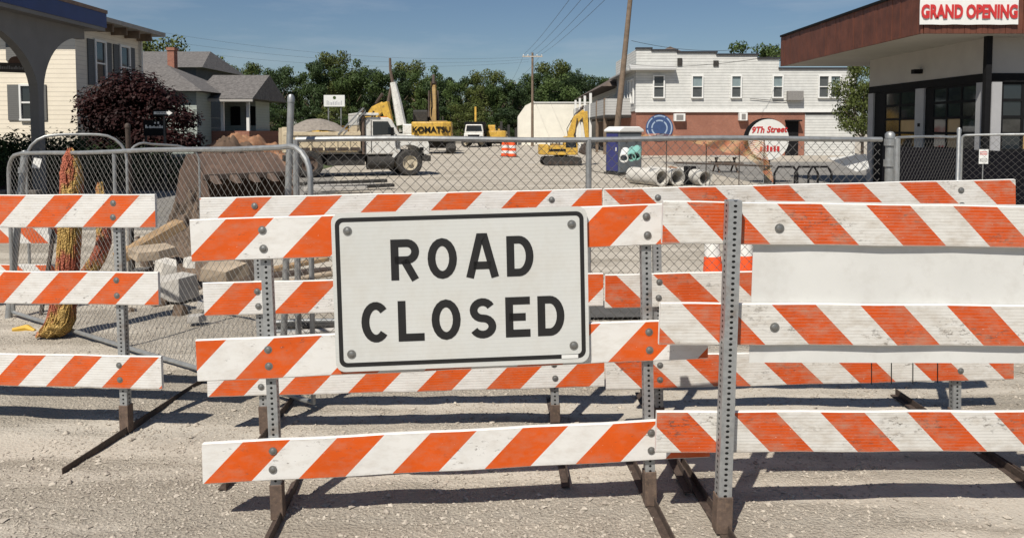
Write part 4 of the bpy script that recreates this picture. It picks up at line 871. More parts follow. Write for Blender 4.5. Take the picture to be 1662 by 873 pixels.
def lobes_for(seed, n, R, Hc, base, squash=.7):
    r = random.Random(seed); out = [(0, 0, base + Hc * .45, R * .5, R * .5, Hc * .36)]
    for k in range(n):
        a = r.random() * 6.283; q = r.uniform(.35, .95) * R; z = base + Hc * r.uniform(.12, .95); f = 1 - abs((z - base) / Hc - .45) * .8; s = R * r.uniform(.15, .36)
        out.append((math.cos(a) * q * f, math.sin(a) * q * f, z, s, s, s * squash))
    return out
TREEM = [foliage('leaves_mid_green', (.022, .044, .011), (.060, .088, .024)), foliage('leaves_deep_green', (.013, .028, .011), (.04, .064, .02)), foliage('leaves_yellow_green', (.040, .058, .013), (.09, .105, .028))]
def tree_proto(seed, Hh, R, n, s, m, name='tree', twigs=6, tm='wood', nl=16, base=.26):
    me = leaf_mesh('crown', lobes_for(seed, nl, R, Hh * (1 - base), Hh * base), n, s, seed); me.materials.append(m)
    b = MB(); rr = random.Random(seed); b.tube([(0, 0, -.1), (.1, 0, Hh * .25), (.05, .1, Hh * .6)], [Hh * .026, Hh * .02, Hh * .009], 8)
    for k in range(twigs):
        a = rr.random() * 6.28; z = Hh * rr.uniform(.22, .5); b.tube([(0.05, 0, z), (math.cos(a) * R * .35, math.sin(a) * R * .35, z + Hh * .13), (math.cos(a) * R * .7, math.sin(a) * R * .7, z + Hh * .22)], [Hh * .011, Hh * .007, Hh * .003], 5)
    tm_ = bpy.data.meshes.new('trunk'); tm_.from_pydata(b.v, [], b.f); tm_.materials.append(M[tm]); return me, tm_
def put_tree(pr, label, loc, sc, rz, group=None, name='tree', cat='tree'):
    t = thing(name, label, cat, loc, rz, group); t.scale = sc
    for nm, me in (('crown', pr[0]), ('trunk', pr[1])): o = bpy.data.objects.new(nm, me); COL.objects.link(o); o.parent = t
    return t
PR = [tree_proto(k + 20, 10, (4.3, 3.6, 5.0, 4.0, 4.6)[k], 9500, .17, TREEM[k % 3], nl=(30, 22, 36, 26, 30)[k], base=(.2, .12, .26, .16, .22)[k], twigs=10) for k in range(5)]
rr = random.Random(12)
prof = [(225, 60), (262, 60), (285, 57), (305, 55), (328, 58), (350, 63), (372, 56), (392, 50.5), (412, 51), (430, 57), (448, 62), (466, 60), (482, 56.5), (500, 57), (516, 66), (533, 70), (552, 66), (568, 62), (584, 63), (598, 71), (616, 66), (634, 65), (652, 57), (664, 54.5), (680, 62), (698, 64)]
for i, (x, y) in enumerate(prof):
    d = 118 + 22 * rr.random(); x0 = xat(x, d); h = zat(x, y, d) * rr.uniform(1.02, 1.08); s = h / 10
    put_tree(PR[i % 5], 'leafy green tree in the wooded line beyond the work site', (x0, d, 0), (s * rr.uniform(.55, .8), s * .8, s), rr.random() * 6, 'trees in the wooded line')
for i in range(16):                       # lower growth in front of the line
    x = 240 + i * 30 + rr.uniform(-8, 8); d = 100 + 12 * rr.random(); h = zat(x, rr.uniform(84, 92), d)
    put_tree(PR[(i + 2) % 5], 'low bushy tree at the foot of the wooded line', (xat(x, d), d, -h * .2), (h / 10 * 1.5, h / 10 * 1.2, h / 10 * 1.15), rr.random() * 6, 'low trees below the wooded line')
for lab, x, y, d, w in (('round leafy tree rising behind the cream house eaves', 181, 31, 58, 1), ('loose leafy tree above the grey house roof', 228, 47, 60, 1.15), ('leafy treetop showing above the shop parapet', 881, 36, 75, 1.05), ('shaded green tree between the shop and the restaurant', 1011, 50, 44, .8), ('broad tree behind the rear wing', 652, 60, 112, 1.2)):
    h = zat(x, y, d); put_tree(PR[rr.randrange(5)], lab, (xat(x, d), d, 0), (h / 10 * w * .8, h / 10 * w * .8, h / 10), rr.random() * 6)
# dark red maple
mp_me = leaf_mesh('crown', [(-1.25, 0, 2.7, .9, 1, .6), (0, 0, 3.1, 1.3, 1.1, .75), (.9, .1, 2.75, 1.1, 1, .55), (1.8, 0, 2.2, .8, .8, .4), (-.3, -.2, 2.2, 1.7, 1.1, .6), (.9, -.3, 1.6, 1.5, 1, .5), (-.9, -.2, 1.4, 1.0, .9, .6), (2.1, -.1, 1.5, .6, .7, .35)], 22000, .07, 3, flat=1.3)
mp_me.materials.append(foliage('dark_red_leaves', (.012, .0045, .0045), (.042, .011, .010)))
b = MB(); b.tube([(0, 0, 0), (.1, 0, .8), (-.5, 0, 1.8), (-1, 0, 2.6)], [.14, .11, .07, .03], 8); b.tube([(.1, 0, .8), (.6, 0, 1.7), (1.3, 0, 2.3)], [.1, .06, .02], 7); tm_ = bpy.data.meshes.new('trunk'); tm_.from_pydata(b.v, [], b.f); tm_.materials.append(M['wood'])
put_tree((mp_me, tm_), 'spreading dark red maple against the cream house', (xat(157, 26), 26, 0), (.9, 1, 1.03), 0, name='maple_tree')
def hedge(label, x0, x1, d, h, dep, seed, m=1):
    L = x1 - x0; lob = [(x0 + L * (k + .5) / 7 - (x0 + x1) / 2, random.Random(seed + k).uniform(-.1, .1), h * .5, L / 9, dep / 2, h * random.Random(seed + k).uniform(.44, .55)) for k in range(7)]
    me = leaf_mesh('foliage', lob, 6000, .06, seed); me.materials.append(TREEM[m]); t = thing('hedge', label, 'hedge', ((x0 + x1) / 2, d, 0)); o = bpy.data.objects.new('foliage', me); COL.objects.link(o); o.parent = t
    b = MB(); b.box(-L * .47, L * .47, -dep * .2, dep * .2, 0, h * .6); b.build('branches', M['rustd'], t)
hedge('clipped dark green hedge under the cream house windows', xat(18, 22.5), xat(100, 22.5), 22.5, 1.95, 1.2, 4)
hedge('rounded dark shrub at the end of the hedge', xat(-30, 20.5), xat(14, 20.5), 20.5, 1.85, 1.2, 40)
hedge('low green hedge along the side road behind the fence', xat(95, 24), xat(235, 24), 24, 1.15, 1.0, 60)
hedge('dark hedge below the red maple', xat(100, 26.5), xat(215, 26.5), 25.2, 1.6, 1.0, 80)
# low retaining wall, far left
t = thing('retaining_wall', 'low dark stone wall below the hedge', 'wall', (-14, 15.6, 0))
for j in range(3):
    for k in range(9): b = MB(); b.box(k * .62 + .3 * (j % 2) - 1.2, k * .62 + .3 * (j % 2) - .6, -.12 + .02 * ((k * 7 + j) % 3), .12, j * .22 + .01, j * .22 + .215); b.build('stone', mat('dark_wall_stone', (.13, .115, .10), .95, .35, 3, bump=.5), t, bev=.015)
# ================================================================== STREET SIGNS, POLES, WIRES
t = thing('one_way_sign', 'black ONE WAY sign with a white arrow before the red maple', 'sign', (xat(192, 23.4), 23.4, 0))
za_ = zat(192, 95.7, 23.4); w2 = 12.3 * 23.4 / 900; zb_ = zat(192, 90.6, 23.4)
b = MB(); b.box(-w2, w2, -.01, 0, za_, zb_); b.build('plate', M['black'], t)
hh = zb_ - za_; zm = (za_ + zb_) / 2
b = MB(); b.prism([(-w2 * .9, zm - hh * .22), (w2 * .5, zm - hh * .22), (w2 * .5, zm - hh * .42), (w2 * .88, zm), (w2 * .5, zm + hh * .42), (w2 * .5, zm + hh * .22), (-w2 * .9, zm + hh * .22)], -.014, -.011); b.build('arrow', M['signwhite'], t)
text('ONE WAY', hh * .36, 'lettering', M['black'], t, Matrix.Translation((-w2 * .2, -.0155, zm)) @ FACE, .001)
b = MB(); b.bar((0, .03, 0), (0, .03, zb_ - .02), .045, .03); b.build('post', mat('dark_sign_post', (.05, .05, .05), .6), t)
t = thing('dark_notice_board', 'black notice board with white marks below the maple', 'sign', (xat(181, 23.9), 23.9, 0))
z0, z1 = zat(181, 112, 23.9), zat(181, 99, 23.9); b = MB(); b.box(-.34, .36, 0, .04, z0, z1); b.build('board', M['black'], t)
b = MB(); r_ = random.Random(2)
for k in range(9): b.box(-.28 + k * .062, -.25 + k * .062 + r_.uniform(0, .02), -.004, -.001, z1 - .25, z1 - .25 + r_.uniform(.04, .10))
b.box(.0, .05, -.004, -.001, z1 - .11, z1 - .06); b.box(.1, .15, -.004, -.001, z1 - .12, z1 - .05); b.build('print', M['signwhite'], t)
for s in (-.3, .3): b = MB(); b.box(s - .03, s + .03, .041, .08, 0, z1); b.build('leg', M['dark'], t)
def sign_on_poles(name, label, x0, x1, y0, y1, d, m, cat='sign'):
    t = thing(name, label, cat, (xat((x0 + x1) / 2, d), d, 0)); w = (x1 - x0) / 2 * d / 900; z0, z1 = zat(600, y1, d), zat(600, y0, d)
    b = MB(); b.box(-w, w, -.05, .05, z0, z1); b.build('board', m, t, bev=.02)
    for s in (-.6, .6): b = MB(); b.tube([(s * w, .1, 0), (s * w, .1, z1 - .1)], .06, 6); b.build('leg', M['galv'], t)
    return t, w, z0, z1
t, w, z0, z1 = sign_on_poles('business_sign', 'white board sign with faint grey lettering before the trees', 380, 404.5, 78.5, 88, 62, M['signwhite'])
b = MB(); r_ = random.Random(8); x = -w * .72
while x < w * .68: q = r_.uniform(.05, .1); b.box(x, x + q, -.06, -.051, z0 + .16, z0 + r_.uniform(.32, .5)); x += q + .06
b.build('faint_lettering', mat('pale_grey_print', (.42, .42, .44), .7), t)
b = MB(); b.lathe([(.13, 0), (.13, .01)], 10, Matrix.Translation((.02, -.052, z1 - .2)) @ Matrix.Rotation(math.pi / 2, 4, 'X')); b.build('emblem', TREEM[0], t)
# round street sign
dS = 27.0; t = thing('round_shop_sign', 'round white sign with black rim and red 9Th Street lettering', 'sign', (xat(899.5, dS), dS, 0))
rS = 25 * dS / 900; zc_ = zat(900, 97.3, dS) - rS; TS = Matrix.Translation((0, 0, zc_)) @ Matrix.Rotation(math.pi / 2, 4, 'X')
b = MB(); b.lathe([(rS, -.12), (rS, .1)], 40, TS @ Matrix.Translation((-.06, 0, 0))); b.build('rim', M['black'], t)
b = MB(); b.lathe([(rS * .95, .10), (rS * .95, .13)], 40, TS); b.build('face', M['signwhite'], t)
text('9Th Street', .30, 'lettering', M['red'], t, Matrix.Translation((.0, -.14, zc_ + rS * .45)) @ Matrix.Rotation(math.radians(-1.5), 4, 'Y') @ FACE, .004, shear=.25, bold=.008, xs=.95)
b = MB(); r_ = random.Random(4); x = -rS * .62
while x < rS * .5: q = r_.uniform(.03, .06); b.box(x, x + q, -.142, -.136, zc_ + .04, zc_ + r_.uniform(.09, .13)); x += q + .02
b.build('small_print', M['red'], t)
b = MB(); x = -rS * .4
while x < rS * .4: q = r_.uniform(.06, .09); b.box(x, x + q, -.142, -.136, zc_ - .42, zc_ - r_.uniform(.2, .26)); x += q + .04
b.build('small_print', M['red'], t)
b = MB(); b.box(-.09, .09, -.05, .13, 0, zc_ - rS * .9); b.build('pedestal', M['dark'], t)
# poles
def pole(label, x, ytop, d, r, arms=(), lean=0, m='wood', insul=False):
    top = at(x, ytop, d); base = Vector((top.x - lean, d, 0)); t = thing('utility_pole', label, 'utility pole', base, 0, 'utility poles'); tp = top - base
    b = MB(); b.tube([(0, 0, 0), tp * .5, tp], [r, r * .85, r * .7], 10); b.build('shaft', M[m], t, smooth=True)
    for z, w in arms:
        c = tp * (z / tp.z); b = MB(); b.box(c.x - w, c.x + w, c.y - .18, c.y - .06, z - .07, z + .07); o = b.build('crossarm', mat('bleached_crossarm', (.42, .38, .33), .85), t)
        for k in (-.9, -.45, .45, .9):
            b = MB(); b.lathe([(.05, 0), (.08, .05), (.04, .14), (.02, .2)], 8, Matrix.Translation((c.x + k * w, c.y - .12, z + .07))); b.build('insulator', M['alum'], o)
    return t, top
PB, ptop = pole('thick leaning wooden utility pole in front of the shop corner', 740.5, -14, 46, .2, lean=1.0)
PT, ttop = pole('utility pole with a long bleached crossarm down the road', 624, 43.5, 88, .17, arms=((zat(624, 46.8, 88), 1.15),))
for x, y, d, ar in ((513.5, 74, 130, 1.0), (524, 77, 140, 0), (530, 80, 150, 0), (583.5, 74, 120, 0), (597.5, 66, 125, 1.0), (610, 70, 140, 0), (614.5, 71, 145, 0), (571.5, 82, 150, 0), (650.5, 73, 120, .6), (308, 64, 80, 0)):
    pole('slender utility pole standing among the far trees', x, y, d, .15, arms=((zat(x, y + 2.5, d), ar),) if ar else ())
def wire(label, p, q, sag, r=.012, n=14):
    p, q = Vector(p), Vector(q); b = MB(); b.tube([(q - p) * (k / n) - Vector((0, 0, sag * 4 * (k / n) * (1 - k / n))) for k in range(n + 1)], r, 4); o = b.build('overhead_wire', M['dark'], None); o.location = p; tag(o, label, 'wire', 'overhead wires')
for k, xx in enumerate((-1.0, -.4, .4, 1.0)):
    wire('overhead wire rising from the bleached crossarm towards the street', ttop + Vector((xx, 0, -.2)), Vector((at(690 + 17 * k, -22, 30).x, 30, at(690, -22, 30).z)), .25, .010)
for k, xx in enumerate((-1.0, 1.0)): wire('overhead wire running on from the bleached crossarm to the far pole', ttop + Vector((xx, 0, -.2)), at(597 + 2 * k, 68, 125), .5, .012)
for k in range(3): wire('thin wire crossing the sky above the wooded line', at(150, 22 + 7 * k, 70), at(620, 47 + 2 * k, 88), 1.2, .010)
wire('service wire from the leaning pole to the shop parapet', ptop - Vector((0, 0, 3.4)), at(905, 37, 54), .5, .014); wire('cable from the leaning pole to the restaurant roof', ptop - Vector((0, 0, 4.8)), (CX + 3, 24, 5.3), .6, .014)
wire('long black cable lying across the site beside the toilet', gp(684, 140), gp(770, 150), -.0, .03)
# ================================================================== WORK SITE
def wheel(parent, x, y, r, w, hub, name='wheel', side=-1):
    T = Matrix.Translation((x, y, r)) @ Matrix.Rotation(math.pi / 2, 4, 'X')
    b = MB(); b.lathe([(r * .58, -w / 2), (r * .93, -w / 2), (r, -w / 2 + .05), (r, w / 2 - .05), (r * .93, w / 2), (r * .60, w / 2), (r * .56, w / 2 - .05)], 28, T, cap=False)
    o = b.build('wheel', M['dark'], parent, smooth=True)
    b = MB(); b.lathe([(r * .59, -w / 2 + .03), (r * .59, w / 2 - .02), (r * .50, w / 2 - .03), (r * .46, w / 2 - .09), (r * .2, w / 2 - .10), (r * .18, w / 2 + .01), (.001, w / 2 + .02)], 20, T); b.build('rim', hub, o, smooth=True)
    return o
tr = gp(372, 145.8); tf = gp(480, 143); ang = math.atan2(tf.y - tr.y, tf.x - tr.x) * .6; ctr = (tr + tf) / 2
t = thing('dump_truck', 'white dump truck loaded with gravel behind the fence', 'truck', (ctr.x - .38, ctr.y, 0), ang)
Lb = 2.0; MH = mat('cream_wheel_hub', (.5, .44, .33), .6, .3, 6, dirt=(.15, .1, .07), dirt_amt=.6)
for x in (-Lb, Lb):
    for y in (-1.05, 1.05): wheel(t, x, y, .53, .34, MH if x > 0 else M['rust'])
b = MB(); b.box(-2.9, 2.9, -.42, .42, .62, .86); b.box(-1.3, .2, -.95, .95, .45, .85); b.build('chassis', M['dark'], t, bev=.02)
b = MB(); b.tube([(.3, -.85, .55), (1.35, -.85, .55)], .28, 14); b.build('fuel_tank', M['dark'], t, smooth=True)
b = MB(); x0, x1 = -2.98, .0
b.box(x0, x1, -1.15, -1.05, 1.05, 1.78); b.box(x0, x1, 1.05, 1.15, 1.05, 1.78); b.box(x0, x0 + .1, -1.04, 1.04, 1.05, 1.95); b.box(x1 - .1, x1, -1.04, 1.04, 1.05, 2.05); b.box(x0 + .11, x1 - .11, -1.04, 1.04, .98, 1.1)
b.box(x0 - .04, x0 + .2, -1.19, -1.155, 1.0, 1.98); b.box(x0, x1, -1.20, -1.151, 1.66, 1.80)
for k in range(5): b.box(x0 + .5 + k * .5, x0 + .57 + k * .5, -1.185, -1.152, 1.06, 1.65)
b.build('dump_body', M['tan'], t, bev=.012)
b = MB(); b.box(-.12, .75, -1.1, 1.1, 2.46, 2.56); b.box(-.12, -.04, -1.1, 1.1, 2.06, 2.455); b.build('cab_shield', M['cream'], t, bev=.02)
b = MB(); b.bar((-.9, -1.2, 1.7), (.12, -1.18, 2.75), .05, .05); b.bar((-.7, -1.2, 1.7), (.2, -1.18, 2.62), .03, .03); b.build('tarp_arm', M['galv'], t)
nx_, ny_ = 26, 14; X, Y = np.meshgrid(np.linspace(x0 + .12, x1 - .12, nx_), np.linspace(-1.03, 1.03, ny_)); u = (X - (x0 + x1) / 2) / 1.4
Z = 1.62 + .72 * np.clip(1 - (u + .05) ** 2, 0, 1) * np.clip(1 - (Y / 1.15) ** 2, 0, 1) ** .7 + .05 * vnoise(X + 9, Y + 9, .2, 4)
b = MB(); b.add(np.stack([X, Y, Z], -1).reshape(-1, 3).tolist(), [(j * nx_ + i, j * nx_ + i + 1, (j + 1) * nx_ + i + 1, (j + 1) * nx_ + i) for j in range(ny_ - 1) for i in range(nx_ - 1)]); b.build('gravel_load', mat('grey_gravel_load', (.25, .22, .19), .95, .3, 8, bump=.8, bscale=40, bdist=.02), t, kind='stuff')
cab = [(.22, .88), (.22, 2.30), (.34, 2.40), (1.15, 2.38), (1.30, 2.30), (1.62, 1.72), (1.68, .98), (1.30, .88)]
b = MB(); b.prism(cab, -1.0, 1.0); cb = b.build('cab', M['cream'], t, bev=.05)
b = MB(); b.prism([(.52, 1.66), (.52, 2.22), (1.14, 2.22), (1.42, 1.70)], -1.012, -1.003); b.build('side_window', M['glass'], cb); b = MB(); b.prism([(.52, 1.66), (.52, 2.22), (1.14, 2.22), (1.42, 1.70)], 1.003, 1.012); b.build('side_window', M['glass'], cb)
b = MB(); b.add([(1.335, -.85, 2.27), (1.335, .85, 2.27), (1.64, .85, 1.75), (1.64, -.85, 1.75)], [(0, 1, 2, 3)]); b.build('windscreen', M['glass'], cb)
b = MB(); b.prism([(.44, .96), (.44, 2.27), (.47, 2.27), (.47, .96)], -1.008, -1.001); b.prism([(1.47, 1.0), (1.47, 1.7), (1.495, 1.7), (1.495, 1.0)], -1.008, -1.001); b.build('door_seam', M['dark'], cb)
b = MB(); b.box(1.2, 1.32, -1.3, -1.2, 1.62, 1.98); b.bar((1.35, -1.0, 1.95), (1.26, -1.24, 1.9), .025, .025); b.build('mirror', M['black'], cb)
b = MB(); b.tube([(.12, -1.05, .9), (.12, -1.05, 2.62), (.05, -1.05, 2.72)], .055, 8); b.build('exhaust_stack', M['rust'], t, smooth=True)
b = MB(); b.box(.62, 1.25, -1.12, -.98, .52, .57); b.build('step', M['galv'], t)
b = MB(); b.box(.56, .68, -1.03, -1.002, 1.48, 1.52); b.build('door_handle', M['black'], cb)
for y in (-.5, 0, .5): b = MB(); b.box(1.12, 1.2, y - .06, y + .06, 2.39, 2.44); b.build('roof_light', mat('amber_lens', (.6, .2, .02), .3), cb)
b = MB(); b.box(-2.72, -2.69, -1.2, -.85, .18, .95); b.build('mud_flap', M['black'], t)
b = MB(); b.box(-2.95, -.03, -1.153, -1.1505, 1.055, 1.18); b.build('mud_streak', M['rustd'], t)
b = MB(); b.box(2.864, 2.885, -.62, .62, .95, 1.38); b.build('grille', M['black'], t)
hood = [(1.60, 1.0), (1.60, 1.72), (2.2, 1.66), (2.75, 1.50), (2.86, 1.30), (2.86, .86), (2.70, .86)] + [(Lb + .72 * math.cos(a), .60 + .66 * math.sin(a)) for a in np.linspace(.35, math.pi - .1, 12)]
b = MB(); b.prism(hood, -1.02, 1.02); b.build('hood', M['cream'], t, bev=.04)
b = MB(); b.box(2.62, 2.90, -1.15, 1.15, .58, .82); b.build('bumper', M['dark'], t, bev=.03)
for y in (-.85, .85): b = MB(); b.box(2.862, 2.89, y - .13, y + .13, 1.0, 1.18); b.build('headlight', M['glass'], t)
b = MB(); b.box(2.45, 2.62, -1.026, -1.021, 1.02, 1.16); b.build('marker_light', M['black'], t)
# excavators
def excavator(label, loc, rz, S, boom, arm, bucket=True, brand=None, arm_w=.34, cabside=1, limbm='yellow'):
    t = thing('excavator', label, 'excavator', loc, rz, 'yellow excavators'); t.scale = (S, S, S)
    for y in (-1.2, 1.2):
        b = MB(); pr = [(-1.9, .35), (-1.75, .08), (-1.5, 0), (1.5, 0), (1.75, .08), (1.9, .35), (1.75, .75), (1.5, .85), (-1.5, .85), (-1.75, .75)]
        b.prism(pr, y - .3, y + .3); o = b.build('track', M['dark'], t, bev=.03)
        b = MB()
        for k in range(6): b.lathe([(.17, 0), (.17, .03)], 10, Matrix.Translation((-1.3 + k * .52, y - .3 if y < 0 else y + .34, .3)) @ Matrix.Rotation(math.pi / 2, 4, 'X'))
        b.build('roller', M['rustd'], o)
    b = MB(); b.lathe([(.7, .6), (.7, 1.02)], 16); b.box(-1, 1, -.9, .9, .35, .7); b.build('turntable', M['dark'], t)
    b = MB(); b.box(-1.35, 1.5, -1.3, 1.3, 1.03, 1.32); b.box(-1.3, .3, -1.3, 1.3, 1.322, 1.95); b.build('house', M['yellow'], t, bev=.04)
    cw = [(-1.36, -1.32), (-1.95, -1.25), (-2.15, -.7), (-2.2, 0), (-2.15, .7), (-1.95, 1.25), (-1.36, 1.32)]
    b = MB(); n = len(cw); b.add([(x, y, 1.05) for x, y in cw] + [(x, y, 2.05) for x, y in cw], [tuple(range(n - 1, -1, -1)), tuple(range(n, 2 * n))] + [(i, (i + 1) % n, n + (i + 1) % n, n + i) for i in range(n)]); o = b.build('counterweight', M['yellow'], t, bev=.08)
    if brand: text(brand, .52, 'lettering', M['black'], o, Matrix.Translation((-2.2, 0, 1.52)) @ Matrix.Rotation(-math.pi / 2, 4, 'Z') @ FACE, .03, bold=.018)
    b = MB(); cbp = [(.15, 1.34), (.15, 2.75), (.3, 2.85), (1.1, 2.85), (1.45, 2.2), (1.5, 1.34)]; y0_, y1_ = (.35, 1.28) if cabside > 0 else (-1.28, -.35); b.prism(cbp, y0_, y1_); o = b.build('cab', M['yellow'] if S < .9 else M['dark'], t, bev=.03)
    b = MB(); wp = [(.3, 1.75), (.3, 2.7), (1.05, 2.7), (1.32, 2.15), (1.36, 1.75)]; b.prism(wp, y0_ - .012, y0_ - .002); b.build('window', M['glass'], o); b = MB(); b.prism(wp, y1_ + .002, y1_ + .012); b.build('window', M['glass'], o)
    b = MB(); b.tube([(-.9, -.7, 1.9), (-.9, -.7, 2.4)], .06, 8); b.build('exhaust', M['dark'], t)
    for y in (-1.2, 1.2): b = MB(); b.tube([(-1.2, y, 1.95), (-1.2, y, 2.5), (.1, y, 2.5), (.1, y, 1.95)], .025, 5); b.build('handrail', M['black'], t)
    b = MB(); b.box(-1.0, -.3, -1.0, .2, 1.952, 2.12); b.build('engine_cover', M['mud'], t, bev=.03)
    b = MB(); b.box(-1.31, .29, -1.315, -1.302, 1.40, 1.62); b.build('side_stripe', M['black'], t)
    b = MB(); b.tube([(.9, .12, 1.7), (boom[1][0] - .35, .12, boom[1][1] + .5), (boom[2][0] - .1, .12, boom[2][1] + .5), (boom[-1][0], .12, boom[-1][1] + .35)], .035, 6); b.build('hose', M['black'], t)
    def limb(pts, ws, w, nm, m=limbm, taper=1):
        b = MB(); up = []; dn = []
        for i, (x, z) in enumerate(pts):
            a, c = pts[max(i - 1, 0)], pts[min(i + 1, len(pts) - 1)]; d = Vector((c[0] - a[0], c[1] - a[1])).normalized(); nn = Vector((-d.y, d.x)) * ws[i] / 2; up.append((x + nn.x, z + nn.y)); dn.append((x - nn.x, z - nn.y))
        pl = up + dn[::-1]; q = len(pl); hw = [w / 2 * (1 - .55 * taper * i / (len(pts) - 1)) for i in range(len(pts))]; hw = hw + hw[::-1]; b.add([(p[0], -h, p[1]) for p, h in zip(pl, hw)] + [(p[0], h, p[1]) for p, h in zip(pl, hw)], [tuple(range(q)), tuple(range(2 * q - 1, q - 1, -1))] + [(i, q + i, q + (i + 1) % q, (i + 1) % q) for i in range(q)]); return b.build(nm, M[m], t, bev=.03)
    limb(boom, [.45, .62, .72, .5, .34][:len(boom)] if len(boom) > 3 else [.5, .7, .38], arm_w * 1.25, 'boom');
    limb(arm, [.55, .45, .3][:len(arm)] if len(arm) > 2 else [.55, .3], arm_w, 'arm')
    bm = boom[len(boom) // 2]; 
    for y in (-.3, .3): b = MB(); b.tube([(1.2, y, 1.35), ((1.2 + bm[0]) / 2, y, (1.35 + bm[1]) / 2)], .11, 8); b.tube([((1.2 + bm[0]) / 2, y, (1.35 + bm[1]) / 2), (bm[0], y, bm[1])], .06, 8); b.build('hydraulic_ram', M['rustd'], t)
    b = MB(); b.tube([(bm[0], 0, bm[1] + .45), (arm[0][0] - .1, 0, arm[0][1] + .55)], .10, 8); b.build('hydraulic_ram', M['rustd'], t)
    if bucket:
        ex, ez_ = arm[-1]; b = MB(); b.prism([(ex - .25, ez_ + .2), (ex + .2, ez_ + .15), (ex + .15, ez_ - .7), (ex - .35, ez_ - 1.0), (ex - .85, ez_ - .75), (ex - .7, ez_ - .35)], -.5, .5); b.build('bucket', M['rustd'], t, bev=.03)
    return t
d1 = 62; excavator('large excavator seen from behind, KOMATSU on its yellow counterweight', (xat(507, d1), d1, 0), math.radians(94), 1.22, [(.9, 1.4), (1.3, 2.8), (2.0, 4.2), (2.7, 4.75)], [(2.7, 4.75), (4.2, 2.6), (4.6, 1.6)], brand='KOMATSU', arm_w=.40, limbm='mud')
d2 = 88; excavator('distant yellow excavator beside the white truck front', (xat(583, d2), d2, 0), math.radians(86), .85, [(.9, 1.4), (1.8, 2.0), (3.0, 2.1)], [(3.0, 2.1), (4.5, 1.4)])
d3 = 44; excavator('yellow excavator with raised elbow boom behind the dump truck', (xat(398, d3), d3 + 3, 0), math.radians(-18), 1.0, [(.9, 1.4), (1.2, 2.3), (1.75, 3.0), (2.3, 3.35)], [(2.3, 3.5), (2.9, 1.6)])
d4 = 41; excavator('small yellow excavator with folded boom beside the toilet', (xat(657, d4), d4, 0), math.radians(6), .54, [(.9, 1.5), (1.0, 3.1), (1.6, 4.6), (2.4, 5.3)], [(2.4, 5.3), (2.7, 2.0)], cabside=-1)
# white crane boom behind the dump truck
dC = 72; t = thing('crane_truck', 'white telescopic crane boom raised behind the dump truck', 'crane', (xat(470, dC), dC, 0))
P = lambda x, y: at(x, y, dC) - Vector((xat(470, dC), dC, 0))
b = MB(); b.tube([P(470.5, 103), P(466, 86), P(460.5, 68)], [.46, .42, .3], 8); b.build('boom', M['cream'], t); b = MB(); b.tube([P(460.5, 70), P(457.5, 58), P(457, 48)], [.16, .14, .12], 6); b.build('boom_extension', M['rust'], t)
b = MB(); b.tube([P(458.5, 70), P(455, 84), P(455, 100)], [.10, .18, .2], 6); b.build('hydraulic_ram', M['rust'], t)
b = MB(); b.box(-2.2, 2.4, -1.1, 1.1, .6, 1.5); b.box(.3, 1.6, -1.1, 1.1, 1.502, 2.4); b.build('carrier', M['cream'], t, bev=.08)
for x in (-1.5, 1.5):
    for y in (-.95, .95): wheel(t, x, y, .5, .3, MH)
# white truck seen from the front
dW = 82; t = thing('white_truck', 'white truck facing the fence between the excavators', 'truck', (xat(555, dW), dW, 0))
w = 11.3 * dW / 900; b = MB(); b.box(-w, w, 0, 2.2, .75, 1.55); b.prism([(-w, 1.55), (-w * .86, 2.45), (w * .86, 2.45), (w, 1.55)], .9, 2.4); b.build('cab', M['cream'], t, bev=.08)
b = MB(); b.prism([(-w * .84, 1.72), (-w * .74, 2.34), (w * .74, 2.34), (w * .84, 1.72)], .86, .895); b.build('windscreen', M['glass'], t)
b = MB(); b.box(-w * .6, w * .6, -.03, -.005, .95, 1.35); b.build('grille', M['black'], t); b = MB(); b.box(-w * 1.08, w * 1.08, -.2, -.035, .5, .78); b.build('bumper', M['dark'], t)
b = MB(); b.box(-w * 1.1, w * 1.1, 2.45, 6.5, 1.1, 2.75); b.build('dump_body', M['black'], t, bev=.05)
for x in (-w * .85, w * .85):
    for y in (.8, 5): wheel(t, x, y, .5, .3, MH)
for x in (-w * .8, w * .8): b = MB(); b.box(x - .12, x + .12, -.03, -.004, 1.0, 1.2); b.build('headlight', M['glass'], t)
b = MB(); b.tube([(.1, 2.5, 2.76), (.1, 2.5, 4.4)], .12, 8); b.build('beacon_mast', M['yellow'], t)
# drums
def drum(label, x, y, d=None):
    p = gp(x, y); t = thing('traffic_drum', label, 'traffic drum', p, 0, 'orange and white traffic drums')
    for k, (r0, r1, m) in enumerate(((.29, .28, MOC), (.28, .27, M['white']), (.27, .26, MOC), (.26, .25, M['white']), (.25, .22, MOC))):
        b = MB(); b.lathe([(r0, .05 + k * .19), (r1, .05 + k * .19 + .19)], 18); b.build('band', m, t, smooth=True)
    b = MB(); b.lathe([(.38, 0), (.38, .05)], 16); b.build('base', M['dark'], t)
for x, y in ((592, 129), (596.5, 128.3), (600.5, 129.4)): drum('orange and white traffic drum on the open site', x, y)
